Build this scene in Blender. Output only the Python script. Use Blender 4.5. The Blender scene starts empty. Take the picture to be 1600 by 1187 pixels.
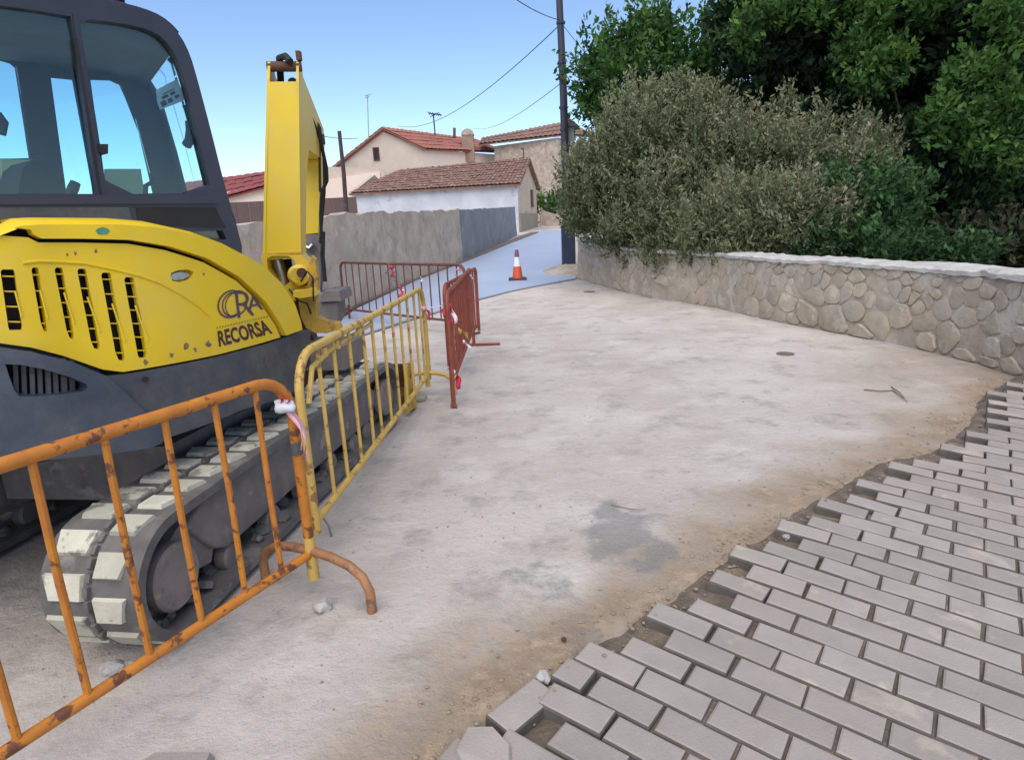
import bpy, bmesh, math, random
import numpy as np
from mathutils import Vector, Matrix, noise
from mathutils.geometry import delaunay_2d_cdt
random.seed(7); rng = np.random.default_rng(7)
sc = bpy.context.scene
C = sc.collection

# ------------------------------------------------------------------ camera
F = 990.0; HY = 345.0; ROLL = 0.045; HC = 1.65
pit = math.atan((593.5-HY)/F)
fw = np.array([0, math.cos(pit), -math.sin(pit)]); r0 = np.array([1., 0, 0]); u0 = np.cross(r0, fw)
cr, sr = math.cos(ROLL), math.sin(ROLL)
RT = cr*r0-sr*u0; UP = sr*r0+cr*u0
M = np.stack([RT, UP, fw], 1)
cam_d = bpy.data.cameras.new('camera'); cam = bpy.data.objects.new('camera', cam_d); C.objects.link(cam)
mw = Matrix(((RT[0], UP[0], -fw[0], 0), (RT[1], UP[1], -fw[1], 0), (RT[2], UP[2], -fw[2], HC), (0, 0, 0, 1)))
cam.matrix_world = mw
cam_d.sensor_width = 36; cam_d.lens = F/1600*36; cam_d.clip_start = 0.05; cam_d.clip_end = 2000
sc.camera = cam
# ------------------------------------------------------------------ light
SUN_EL, SUN_AZ = 58, 192      # azimuth clockwise from +Y
w = bpy.data.worlds.new("World"); sc.world = w; w.use_nodes = True
nt = w.node_tree; bg = nt.nodes['Background']
sky = nt.nodes.new('ShaderNodeTexSky'); sky.sky_type = 'NISHITA'; sky.sun_disc = False
sky.sun_elevation = math.radians(SUN_EL); sky.sun_rotation = math.radians(SUN_AZ)
sky.air_density = 0.75; sky.dust_density = 0.05; sky.ozone_density = 2.0; sky.altitude = 100
nt.links.new(sky.outputs[0], bg.inputs[0]); bg.inputs[1].default_value = 0.145
sd = bpy.data.lights.new('sun', 'SUN'); sun = bpy.data.objects.new('sun', sd); C.objects.link(sun)
sd.energy = 2.5; sd.angle = math.radians(75); sd.color = (1, .915, .80)
az, el = math.radians(SUN_AZ), math.radians(SUN_EL)
dv = Vector((math.sin(az)*math.cos(el), math.cos(az)*math.cos(el), math.sin(el)))
sun.rotation_euler = dv.to_track_quat('Z', 'Y').to_euler(); sun.location = dv*50
vs = sc.view_settings; vs.view_transform = 'Standard'; vs.look = 'None'; vs.gamma = 1; vs.exposure = 0.66

# ------------------------------------------------------------------ where things stand
def ray(x, y): return M@np.array([(x-800)/F, (593.5-y)/F, 1.0])
def g(x, y):                      # street level: flat here, climbing beyond
    if y <= 11: return 0.0
    return 0.035*(y-11)-0.035*(1-math.exp(-(y-11)))
def hit(x, y, dz=0.0):
    d = ray(x, y); z = dz
    for _ in range(40):
        s = (z-HC)/d[2]; X = d*s; z = .5*z+.5*(g(X[0], X[1])+dz)
    return np.array([X[0], X[1], z])
def at(x, y, Y):
    d = ray(x, y); s = Y/d[1]; return d*s+np.array([0, 0, HC])

# ------------------------------------------------------------------ materials
MATS = {}
def mat(name, c1, c2=None, scale=6, rough=.75, bump=.0, metal=0, c3=None, f3=.62, s3=2.2, vary=0.0, bscale=None, spec=.5, clear=0, detail=8, coord='Object', dust=None):
    m = bpy.data.materials.new(name); m.use_nodes = True; n = m.node_tree; L = n.links
    b = n.nodes['Principled BSDF']; b.inputs['Roughness'].default_value = rough; b.inputs['Metallic'].default_value = metal
    b.inputs['Specular IOR Level'].default_value = spec; b.inputs['Coat Weight'].default_value = clear
    tc = n.nodes.new('ShaderNodeTexCoord')
    col = None
    def noise_n(s, d=detail, r=.6):
        t = n.nodes.new('ShaderNodeTexNoise'); t.inputs['Scale'].default_value = s; t.inputs['Detail'].default_value = d; t.inputs['Roughness'].default_value = r
        L.new(tc.outputs[coord], t.inputs['Vector']); return t
    def ramp(src, a, bb):
        r = n.nodes.new('ShaderNodeMapRange'); r.inputs[1].default_value = a; r.inputs[2].default_value = bb; L.new(src, r.inputs[0]); return r.outputs[0]
    def mix(f, a, bb):
        x = n.nodes.new('ShaderNodeMix'); x.data_type = 'RGBA'
        L.new(f, x.inputs[0])
        for i, v in ((6, a), (7, bb)):
            if isinstance(v, tuple): x.inputs[i].default_value = (*v, 1)
            else: L.new(v, x.inputs[i])
        return x.outputs[2]
    c2 = c2 or tuple(v*.8 for v in c1)
    col = mix(ramp(noise_n(scale).outputs[0], .35, .65), c1, c2)
    if c3: col = mix(ramp(noise_n(s3).outputs[0], f3, f3+.06), col, c3)
    if dust:
        dc, ds, lo, hi, amt = dust
        f_ = ramp(noise_n(ds, 10, .72).outputs[0], lo, hi); mu = n.nodes.new('ShaderNodeMath'); mu.operation = 'MULTIPLY'; mu.inputs[1].default_value = amt; L.new(f_, mu.inputs[0]); col = mix(mu.outputs[0], col, dc)
    if vary:
        oi = n.nodes.new('ShaderNodeObjectInfo'); hs = n.nodes.new('ShaderNodeHueSaturation')
        L.new(ramp(oi.outputs['Random'], 0, 1), hs.inputs['Value'])
        n.nodes[-2 if False else hs.inputs['Value'].links[0].from_node.name].inputs[3].default_value = 1-vary
        hs.inputs['Value'].links[0].from_node.inputs[4].default_value = 1+vary
        L.new(col, hs.inputs['Color']); col = hs.outputs[0]
    L.new(col, b.inputs['Base Color'])
    if bump:
        bn = n.nodes.new('ShaderNodeBump'); bn.inputs['Strength'].default_value = bump; bn.inputs['Distance'].default_value = .02
        L.new(noise_n(bscale or scale*4, 10, .65).outputs[0], bn.inputs['Height']); L.new(bn.outputs[0], b.inputs['Normal'])
    MATS[name] = m; m['x'] = 1
    return m
yellow = mat('yellow_paint', (.82, .55, .014), (.74, .485, .014), 2.2, .42, .04, c3=(.40, .24, .03), f3=.70, s3=9, spec=.4, bscale=30, dust=((.52, .42, .20), 3.2, .45, .72, .25))
yellow2 = mat('yellow_paint_boom', (.80, .545, .022), (.73, .49, .022), 1.5, .45, .04, c3=(.42, .30, .10), f3=.72, s3=6, spec=.4, bscale=30, dust=((.52, .42, .22), 2.6, .42, .72, .35))
yworn = mat('yellow_paint_worn', (.62, .38, .03), (.40, .24, .05), 9, .6, .15, c3=(.10, .07, .05), f3=.58, s3=8)
dkgrey = mat('dark_grey_plastic', (.062, .068, .078), (.048, .053, .062), 5, .6, .12, c3=(.10, .10, .10), f3=.64, s3=7, bscale=40, dust=((.17, .155, .14), 4, .45, .75, .6))
dkblue = mat('dark_blue_grey_plastic', (.052, .064, .086), (.042, .052, .072), 4, .55, .10, c3=(.10, .105, .115), f3=.66, s3=6, bscale=40, dust=((.15, .15, .15), 3, .48, .78, .55))
cabm = mat('cab_frame_paint', (.036, .036, .052), (.026, .026, .04), 4, .42, .05, c3=(.09, .09, .10), f3=.66, s3=12)
black = mat('black_interior', (.012, .012, .014), (.02, .018, .018), 8, .8)
inner = mat('cab_pillar_lining', (.022, .028, .034), (.016, .020, .024), 3, .8)
lining = mat('cab_roof_lining', (.32, .31, .29), (.25, .24, .22), 3, .9)  # lightened so the colour carries the reflection in the side windows
rubber = mat('dusty_rubber', (.155, .142, .13), (.10, .093, .086), 9, .85, .25, c3=(.22, .195, .175), f3=.58, s3=5, bscale=50)
lugm = mat('dust_covered_rubber_lug', (.54, .51, .40), (.46, .435, .35), 12, .9, .3, c3=(.25, .22, .18), f3=.57, s3=11, spec=.15, bscale=50, vary=.2)
steel = mat('dirty_steel', (.22, .19, .172), (.15, .13, .12), 8, .8, .3, c3=(.30, .25, .22), f3=.6, s3=5)
hubm = mat('dusty_hub', (.24, .20, .18), (.18, .15, .135), 9, .75, .2, c3=(.32, .24, .17), f3=.62, s3=16)
rust = mat('rusty_steel', (.14, .055, .028), (.085, .04, .027), 12, .85, .3, c3=(.24, .11, .05), f3=.6, s3=9)
orange = mat('orange_paint_rust', (.56, .20, .018), (.44, .145, .018), 11, .5, .15, c3=(.15, .05, .022), f3=.55, s3=17, bscale=60)
cream = mat('cream_yellow_paint', (.62, .41, .10), (.54, .34, .08), 9, .5, .12, c3=(.28, .15, .05), f3=.56, s3=14)
redp = mat('red_oxide_paint', (.30, .065, .035), (.22, .05, .03), 9, .6, .15, c3=(.14, .05, .035), f3=.58, s3=10)
brownp = mat('brown_rust_paint', (.17, .06, .04), (.11, .045, .035), 9, .7, .2, c3=(.30, .14, .07), f3=.62, s3=7)
paver_m = mat('grey_concrete_paver', (.35, .308, .27), (.30, .264, .232), 5, .9, .35, c3=(.44, .38, .31), f3=.60, s3=2.5, vary=.10, bscale=110, dust=((.36, .30, .225), 1.3, .50, .72, .5))
n_ = paver_m.node_tree; tcn = next(x for x in n_.nodes if x.type == 'TEX_COORD')
geo = n_.nodes.new('ShaderNodeNewGeometry')
for l_ in list(n_.links):
    if l_.from_node == tcn: n_.links.new(geo.outputs['Position'], l_.to_socket)
stone_m = mat('wall_stone', (.45, .37, .27), (.34, .28, .205), 7, .9, .6, c3=(.50, .43, .34), f3=.56, s3=5, dust=((.37, .335, .285), 2.2, .45, .6, .7), vary=.13, bscale=30)
mortar_m = mat('wall_mortar', (.43, .36, .275), (.33, .275, .21), 4, .95, .8, c3=(.47, .42, .35), f3=.54, dust=((.30, .21, .15), 1.6, .5, .7, .5), s3=2.2, bscale=22)
coping_m = mat('pale_coping_mortar', (.56, .535, .49), (.42, .395, .355), 6, .95, .5, bscale=25, c3=(.35, .32, .28), f3=.62, s3=3)
greywall = mat('weathered_render', (.58, .46, .35), (.42, .335, .26), 1.6, .95, .6, dust=((.21, .185, .16), 3, .5, .72, .7), c3=(.54, .48, .42), f3=.58, s3=2.6, bscale=14)
bluewall = mat('blue_grey_cement', (.25, .25, .255), (.19, .19, .20), 1.3, .95, .3, c3=(.30, .29, .29), f3=.6, s3=2)
whitewall = mat('whitewash', (.60, .60, .63), (.48, .48, .50), .9, .9, .2, c3=(.40, .38, .36), f3=.58, s3=1.2)
beige = mat('beige_render', (.60, .49, .40), (.52, .42, .34), .8, .9, .2, c3=(.43, .38, .32), f3=.58, s3=.7)
peach = mat('peach_render', (.80, .64, .52), (.74, .58, .47), .5, .9)
gablem = mat('sandy_render', (.58, .46, .34), (.48, .375, .28), 1.2, .9, .2, c3=(.40, .33, .26), f3=.6, s3=1.1)
farstone = mat('rubble_masonry', (.50, .40, .32), (.32, .25, .20), 2.2, .95, .6, c3=(.52, .43, .34), f3=.55, s3=2.8, bscale=6)
tile_a = mat('old_clay_tile', (.27, .145, .105), (.18, .11, .085), 3, .9, .2, c3=(.36, .26, .19), f3=.58, s3=3.5, vary=.2)
tile_b = mat('red_clay_tile', (.33, .12, .085), (.27, .11, .08), 1.0, .85, .1, vary=.15)
brownfence = mat('brown_sheet', (.12, .07, .06), (.09, .055, .048), 1.5, .7)
wood = mat('weathered_pole_wood', (.075, .055, .05), (.045, .035, .035), 7, .9, .4, c3=(.14, .10, .08), f3=.6, s3=5)
polem = mat('painted_pole', (.030, .030, .050), (.045, .035, .045), 1.5, .6, .1, c3=(.08, .06, .06), f3=.66, s3=6)
plinthm = mat('blue_black_sheet', (.028, .040, .072), (.022, .03, .055), 4, .5, .1)
cable = mat('black_cable', (.02, .02, .024), None, 5, .5)
whitep = mat('white_plastic', (.78, .78, .79), (.72, .72, .73), 6, .5, .1)
redpl = mat('red_plastic_tape', (.62, .03, .06), (.5, .03, .05), 6, .45)
pinkpl = mat('pink_plastic_tape', (.85, .34, .42), (.8, .45, .5), 6, .45)
conem = mat('orange_cone_plastic', (.68, .10, .03), (.6, .09, .03), 6, .55)
conet = mat('faded_purple_cone_tip', (.23, .10, .16), None, 6, .6)
rockm = mat('pale_rubble', (.46, .43, .40), (.34, .315, .29), 14, .95, .5, c3=(.6, .58, .56), f3=.6, s3=10, vary=.15)
letter = mat('dark_brown_print', (.055, .012, .018), (.07, .02, .03), 12, .5)
logo_m = mat('purple_print', (.07, .035, .07), (.10, .05, .09), 12, .5)
olivep = mat('olive_print', (.35, .30, .02), None, 12, .5)
greenp = mat('green_sticker', (.05, .22, .12), (.12, .3, .2), 40, .5)
paperm = mat('pale_green_board', (.42, .47, .28), (.38, .43, .25), 3, .9)
twigm = mat('dry_twig', (.22, .16, .11), None, 9, .9)
bark = mat('bark', (.11, .085, .065), (.06, .045, .038), 6, .95, .5)
lampglass = mat('frosted_lamp_glass', (.55, .56, .58), None, 6, .3)
chrome = mat('worn_metal', (.5, .5, .5), (.35, .35, .35), 8, .35, 0, metal=1)

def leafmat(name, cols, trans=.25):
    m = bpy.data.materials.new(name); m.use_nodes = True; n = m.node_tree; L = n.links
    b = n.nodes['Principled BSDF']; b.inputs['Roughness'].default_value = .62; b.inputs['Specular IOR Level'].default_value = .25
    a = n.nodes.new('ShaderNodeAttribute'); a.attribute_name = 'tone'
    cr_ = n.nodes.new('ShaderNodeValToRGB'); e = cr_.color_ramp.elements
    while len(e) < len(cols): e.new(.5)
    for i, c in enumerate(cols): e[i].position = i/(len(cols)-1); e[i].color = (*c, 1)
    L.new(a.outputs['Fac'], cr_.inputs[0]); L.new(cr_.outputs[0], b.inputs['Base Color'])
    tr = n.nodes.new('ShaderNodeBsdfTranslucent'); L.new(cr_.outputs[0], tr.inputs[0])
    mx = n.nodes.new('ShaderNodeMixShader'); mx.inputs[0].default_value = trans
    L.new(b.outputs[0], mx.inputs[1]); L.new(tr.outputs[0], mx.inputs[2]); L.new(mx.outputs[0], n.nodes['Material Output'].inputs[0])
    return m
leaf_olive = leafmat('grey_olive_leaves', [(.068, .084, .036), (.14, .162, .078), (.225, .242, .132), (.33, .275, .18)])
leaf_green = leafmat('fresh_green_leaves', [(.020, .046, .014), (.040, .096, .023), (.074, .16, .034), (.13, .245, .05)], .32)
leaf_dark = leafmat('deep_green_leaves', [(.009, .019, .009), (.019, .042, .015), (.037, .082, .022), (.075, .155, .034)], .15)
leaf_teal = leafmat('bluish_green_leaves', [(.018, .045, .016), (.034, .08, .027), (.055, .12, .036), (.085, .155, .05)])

def glassmat(name, tint, gl=.10):
    m = bpy.data.materials.new(name); m.use_nodes = True; n = m.node_tree; L = n.links
    for x in list(n.nodes):
        if x.type == 'BSDF_PRINCIPLED': n.nodes.remove(x)
    t = n.nodes.new('ShaderNodeBsdfTransparent'); t.inputs[0].default_value = (*tint, 1)
    gsy = n.nodes.new('ShaderNodeBsdfGlossy'); gsy.inputs['Roughness'].default_value = .02
    fr = n.nodes.new('ShaderNodeFresnel'); fr.inputs[0].default_value = 1.5 if gl < 1 else gl
    mx = n.nodes.new('ShaderNodeMixShader'); L.new(fr.outputs[0], mx.inputs[0]); L.new(t.outputs[0], mx.inputs[1]); L.new(gsy.outputs[0], mx.inputs[2])
    L.new(mx.outputs[0], n.nodes['Material Output'].inputs[0]); return m
glass = glassmat('tinted_glass', (.80, .93, .95))

# ------------------------------------------------------------------ object helpers
def prop(o, label=None, cat=None, group=None, kind=None):
    if label: o['label'] = label
    if cat: o['category'] = cat
    if group: o['group'] = group
    if kind: o['kind'] = kind
    return o
def thing(name, label, cat, loc=(0, 0, 0), group=None):
    o = bpy.data.objects.new(name, None); C.objects.link(o); o.location = loc; o.empty_display_size = .1
    return prop(o, label, cat, group)
def obj(name, V, Fc, m, parent=None, smooth=False, sharp=None):
    me = bpy.data.meshes.new(name); me.from_pydata([tuple(map(float, v)) for v in V], [], Fc)
    if isinstance(m, (list, tuple)):
        for k in m: me.materials.append(k)
    else: me.materials.append(m)
    me.validate(); me.update()
    if smooth:
        me.shade_smooth()
        if sharp: me.set_sharp_from_angle(angle=math.radians(sharp))
    o = bpy.data.objects.new(name, me); C.objects.link(o)
    if parent is not None: par(o, parent)
    return o
def wmat(o):
    m = o.matrix_basis.copy(); p = o.parent
    while p is not None: m = p.matrix_basis@o.matrix_parent_inverse@m; p = p.parent if p.parent else None
    return m
def par(o, p):                      # keep where the mesh was built
    o.parent = p
    root = p; L = [p]
    while root.parent: root = root.parent; L.append(root)
    m = Matrix.Identity(4)
    for q in reversed(L): m = m@q.matrix_parent_inverse@q.matrix_basis
    o.matrix_parent_inverse = m.inverted()
def copy_tree(o, parent=None):
    c = o.copy(); C.objects.link(c); c.parent = parent
    for ch in list(o.children): copy_tree(ch, c)
    return c
class MB:
    def __init__(s): s.V = []; s.F = []
    def add(s, V, Fc):
        k = len(s.V); s.V += [tuple(v) for v in V]; s.F += [tuple(i+k for i in f) for f in Fc]; return s
    def tube(s, P, r, n=8, cap=True):
        P = [np.array(p, float) for p in P]
        rs = r if isinstance(r, (list, tuple)) else [r]*len(P)
        T = [P[min(i+1, len(P)-1)]-P[max(i-1, 0)] for i in range(len(P))]
        T = [t/(np.linalg.norm(t)+1e-9) for t in T]
        a = np.array([0, 0, 1.]) if abs(T[0][2]) < .9 else np.array([1., 0, 0])
        V = []; nrm = np.cross(T[0], a); nrm /= np.linalg.norm(nrm)
        for p, t, rr in zip(P, T, rs):
            nrm = nrm-t*(nrm@t); nrm /= np.linalg.norm(nrm); b = np.cross(t, nrm)
            for k in range(n):
                an = 2*math.pi*k/n; V.append(p+rr*(math.cos(an)*nrm+math.sin(an)*b))
        Fc = []
        for i in range(len(P)-1):
            for k in range(n):
                Fc.append((i*n+k, i*n+(k+1) % n, (i+1)*n+(k+1) % n, (i+1)*n+k))
        if cap: Fc.append(tuple(reversed(range(n)))); Fc.append(tuple(range((len(P)-1)*n, len(P)*n)))
        return s.add(V, Fc)
    def box(s, c, sz, R=None, taper=1):
        c = np.array(c, float); h = np.array(sz, float)/2; V = []
        for z in (-1, 1):
            k = taper if z > 0 else 1
            for x, y in ((-1, -1), (1, -1), (1, 1), (-1, 1)):
                v = np.array([x*h[0]*k, y*h[1]*k, z*h[2]]); V.append(c+(R@v if R is not None else v))
        return s.add(V, [(0, 3, 2, 1), (4, 5, 6, 7), (0, 1, 5, 4), (1, 2, 6, 5), (2, 3, 7, 6), (3, 0, 4, 7)])
    def disc(s, c, ax, r, th, n=24, bev=.0):
        c = np.array(c, float); ax = np.array(ax, float); ax /= np.linalg.norm(ax)
        prof = [(r-bev, 0), (r, bev), (r, th-bev), (r-bev, th)] if bev else [(r, 0), (r, th)]
        a = np.cross(ax, [0, 0, 1.]); 
        if np.linalg.norm(a) < .1: a = np.cross(ax, [1., 0, 0])
        a /= np.linalg.norm(a); b = np.cross(ax, a); V = []
        for rr, d in prof:
            for k in range(n):
                an = 2*math.pi*k/n; V.append(c+ax*d+rr*(math.cos(an)*a+math.sin(an)*b))
        Fc = []; q = len(prof)
        for i in range(q-1):
            for k in range(n): Fc.append((i*n+k, i*n+(k+1) % n, (i+1)*n+(k+1) % n, (i+1)*n+k))
        Fc.append(tuple(reversed(range(n)))); Fc.append(tuple(range((q-1)*n, q*n)))
        return s.add(V, Fc)
    def prism(s, poly, vec):
        n = len(poly); P = [np.array(p, float) for p in poly]; v = np.array(vec, float)
        return s.add(P+[p+v for p in P], [tuple(range(n)), tuple(reversed(range(n, 2*n)))]+[(i, i+n, (i+1) % n+n, (i+1) % n) for i in range(n)])
    def build(s, name, m, parent=None, smooth=False, sharp=40):
        o = obj(name, s.V, s.F, m, parent, smooth, sharp if smooth else None)
        bm = bmesh.new(); bm.from_mesh(o.data); bmesh.ops.recalc_face_normals(bm, faces=bm.faces); bm.to_mesh(o.data); bm.free()
        return o
def bevel(o, wd=.01, seg=2):
    bm = bmesh.new(); bm.from_mesh(o.data); bmesh.ops.remove_doubles(bm, verts=bm.verts, dist=1e-5)
    ed = [e for e in bm.edges if len(e.link_faces) == 2 and e.calc_face_angle(0) > .5]
    bmesh.ops.bevel(bm, geom=ed, offset=wd, segments=seg, affect='EDGES', profile=.5)
    bm.to_mesh(o.data); bm.free(); o.data.shade_smooth(); o.data.set_sharp_from_angle(angle=math.radians(50)); return o

def pip(p, poly):
    x, y = p; c = False; n = len(poly); j = n-1
    for i in range(n):
        xi, yi = poly[i]; xj, yj = poly[j]
        if (yi > y) != (yj > y) and x < (xj-xi)*(y-yi)/(yj-yi)+xi: c = not c
        j = i
    return c
def chaikin(P, it=2):
    for _ in range(it):
        Q = []
        for i in range(len(P)):
            a = np.array(P[i], float); b = np.array(P[(i+1) % len(P)], float)
            if np.linalg.norm(a-b) < 1e-6: continue
            Q += [tuple(a*.75+b*.25), tuple(a*.25+b*.75)]
        P = Q
    return P
class PlaneS:
    def __init__(s, P, h, outward):
        s.P = np.array([P[0], P[1]], float); s.h = np.array(h, float)/np.linalg.norm(h); s.n = np.array(outward, float)/np.linalg.norm(outward)
    def uv(s, px, py):
        d = ray(px, py); t = (s.P@s.n)/(d[:2]@s.n); X = d*t+np.array([0, 0, HC]); return (float((X[:2]-s.P)@s.h), float(X[2]))
    def xyz(s, u, v, ins=0): q = s.P+s.h*u-s.n*ins; return (q[0], q[1], v)
class CurveS:
    def __init__(s, pts, sub=12):
        P = [np.array(p, float) for p in pts]; Q = []
        for i in range(len(P)-1):
            p0 = P[max(i-1, 0)]; p1 = P[i]; p2 = P[i+1]; p3 = P[min(i+2, len(P)-1)]
            for k in range(sub):
                t = k/sub; Q.append(.5*((2*p1)+(-p0+p2)*t+(2*p0-5*p1+4*p2-p3)*t*t+(-p0+3*p1-3*p2+p3)*t**3))
        Q.append(P[-1]); s.Q = np.array(Q); d = np.diff(s.Q, axis=0); L = np.linalg.norm(d, axis=1); s.L = np.concatenate([[0], np.cumsum(L)])
        T = np.gradient(s.Q, axis=0); T /= np.linalg.norm(T, axis=1)[:, None]; s.N = np.stack([T[:, 1], -T[:, 0]], 1)
    def uv(s, px, py):
        d = ray(px, py); a = math.atan2(d[0], d[1]); A = np.arctan2(s.Q[:, 0], s.Q[:, 1])
        k = int(np.argmax(A)); a = min(a, A[k]-1e-4)
        i = 0
        while i < k-1 and A[i+1] < a: i += 1
        t = (a-A[i])/(A[i+1]-A[i]); X = s.Q[i]*(1-t)+s.Q[i+1]*t; u = s.L[i]*(1-t)+s.L[i+1]*t
        r = np.linalg.norm(X)/np.linalg.norm(d[:2]); return (float(u), float(HC+d[2]*r))
    def xyz(s, u, v, ins=0):
        x = np.interp(u, s.L, s.Q[:, 0]); y = np.interp(u, s.L, s.Q[:, 1]); nx = np.interp(u, s.L, s.N[:, 0]); ny = np.interp(u, s.L, s.N[:, 1])
        return (x-nx*ins, y-ny*ins, v)
def panel(name, outline, S, th, m, parent, holes=(), step=.08, ins=0, pix=True, smooth=False, bulge=None, chk=0):
    def conv(P):
        if chk: P = chaikin(P, chk)
        Q = [S.uv(*p) for p in P] if pix else [tuple(p) for p in P]; R = []
        for i in range(len(Q)):
            a = np.array(Q[i]); b = np.array(Q[(i+1) % len(Q)]); L = np.linalg.norm(a-b)
            if L < 1e-5: continue
            k = max(1, int(L/step))
            for j in range(k): R.append(tuple(a+(b-a)*j/k))
        return R
    O = conv(outline); Hs = [conv(h) for h in holes]
    V = []; E = []
    for P in [O]+Hs:
        k = len(V); V += P; E += [(k+i, k+(i+1) % len(P)) for i in range(len(P))]
    us = [p[0] for p in O]; vv = [p[1] for p in O]
    x = min(us)+step/2
    while x < max(us):
        y = min(vv)+step/2
        while y < max(vv):
            if pip((x, y), O) and not any(pip((x, y), h) for h in Hs): V.append((x+.01*step, y))
            y += step
        x += step
    r = delaunay_2d_cdt([Vector(v) for v in V], E, [], 0, 1e-5)
    vo = r[0]; fs = []
    for f in r[2]:
        c = (sum(vo[i][0] for i in f)/3, sum(vo[i][1] for i in f)/3)
        if pip(c, O) and not any(pip(c, h) for h in Hs): fs.append(tuple(f))
    n = len(vo); b = bulge or (lambda u, v: 0)
    VV = [S.xyz(v[0], v[1], ins-b(v[0], v[1])) for v in vo]+[S.xyz(v[0], v[1], ins+th-b(v[0], v[1])) for v in vo]
    cnt = {}
    for f in fs:
        for i in range(3):
            e = (f[i], f[(i+1) % 3]); cnt[tuple(sorted(e))] = cnt.get(tuple(sorted(e)), 0)+1
    FF = list(fs)+[tuple(i+n for i in reversed(f)) for f in fs]
    for f in fs:
        for i in range(3):
            a, c = f[i], f[(i+1) % 3]
            if cnt[tuple(sorted((a, c)))] == 1: FF.append((c, a, a+n, c+n))
    used = sorted(set(i for f in FF for i in f)); mp = {u: i for i, u in enumerate(used)}
    o = obj(name, [VV[u] for u in used], [tuple(mp[i] for i in f) for f in FF], m, parent)
    bm = bmesh.new(); bm.from_mesh(o.data); bmesh.ops.recalc_face_normals(bm, faces=bm.faces); bm.to_mesh(o.data); bm.free()
    if smooth: o.data.shade_smooth(); o.data.set_sharp_from_angle(angle=math.radians(35))
    return o

# ================================================================== GROUND
# the paved slab falls away from the broken edge towards the camera
PO = None
def zp(x, y): return -.103-.0429*x+.0695*y
def phit(px, py):
    d = ray(px, py); s = (zp(0, 0)-HC)/(d[2]+.0429*d[0]-.0695*d[1]); return d*s+np.array([0, 0, HC])
EDGE_PX = [(640, 1330), (700, 1215), (752, 1150), (800, 1100), (858, 1055), (935, 1010), (1020, 955), (1105, 900), (1150, 868), (1215, 828), (1265, 790), (1335, 752), (1400, 712), (1475, 698), (1535, 655), (1555, 615), (1590, 590), (1640, 565)]
EDGE = [phit(*p)[:2] for p in EDGE_PX]
EDGE = [EDGE[0]+(EDGE[0]-EDGE[1])*6]+EDGE+[EDGE[-1]+np.array([3, 1.2])]
def edge_d(x, y):                   # >0 on the paved side, metres from the edge
    best = 1e9; sg = -1
    p = np.array([x, y])
    for a, b in zip(EDGE[:-1], EDGE[1:]):
        ab = b-a; t = min(1, max(0, ((p-a)@ab)/(ab@ab))); q = a+ab*t; d = np.linalg.norm(p-q)
        if d < best: best = d; cz = ab[0]*(p[1]-a[1])-ab[1]*(p[0]-a[0]); sg = 1 if cz < 0 else -1
    return best*sg
def sstep(a, b, x):
    t = min(1, max(0, (x-a)/(b-a))); return t*t*(3-2*t)
def axis(lo, hi, near_lo, near_hi, st):
    A = list(np.arange(near_lo, near_hi, st)); x = near_hi; d = st
    while x < hi: A.append(x); d *= 1.25; x += d
    A.append(hi); x = near_lo; d = st
    while x > lo: d *= 1.25; x -= d; A.insert(0, max(x, lo))
    return sorted(set(round(a, 4) for a in A))
XS = axis(-300, 300, -3.4, 5.2, .055); YS = axis(-60, 600, .7, 9.5, .055)
GV = []; sand = []; damp = []
DP = hit(975, 842)
DPS = [(*hit(835, 905)[:2], .34, .62), (*hit(905, 990)[:2], .30, .5), (*hit(760, 960)[:2], .25, .35), (*hit(870, 560)[:2], .5, .3), (*hit(700, 660)[:2], .45, .35), (*hit(1010, 640)[:2], .4, .3)]
for y in YS:
    for x in XS:
        z = g(x, min(y, 46)); s = 0; dm = 0
        if -1.5 < x < 7 and y < 9:
            e = edge_d(x, y)
            fade = sstep(9, 7.5, y)
            n1 = noise.noise(Vector((x*2.2, y*2.2, 1)))
            n2 = noise.fractal(Vector((x*5, y*5, 3)), 1, 2, 4)
            if e > -.06: z = min(z, zp(x, y)-.085)
            else:
                z += -.016*sstep(-.5, -.12, e)+.005*n2*sstep(-.9, -.3, e)
            s = sstep(-.78-.5*n1, -.12, e)*fade if e < 1 else 1
            s = max(s, .38*sstep(1.6, 3.6, x)*sstep(-2.6-n1, -.8, e)*fade) if e < 1 else 1
            s = max(s, .8*sstep(-.55, -.1, e+.25*n1))
            # ground dirt along the foot of the right wall
            q = .0
            dm = sstep(.40, .06, math.hypot((x-DP[0]), (y-DP[1])*.62)+.20*n2)
            for (qx, qy, qr, qa) in DPS: dm = max(dm, qa*sstep(qr, qr*.2, math.hypot(x-qx, y-qy)+qr*.8*n2+.25*qr*n1))
        if y < 12 and -4 < x < 6: z += .004*noise.fractal(Vector((x*1.3, y*1.3, 0)), 1, 2, 5)+.0015*noise.noise(Vector((x*14, y*14, 0)))
        GV.append((x, y, z)); sand.append(s); damp.append(dm)
nx = len(XS)
GF = [(j*nx+i, j*nx+i+1, (j+1)*nx+i+1, (j+1)*nx+i) for j in range(len(YS)-1) for i in range(nx-1)]
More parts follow.
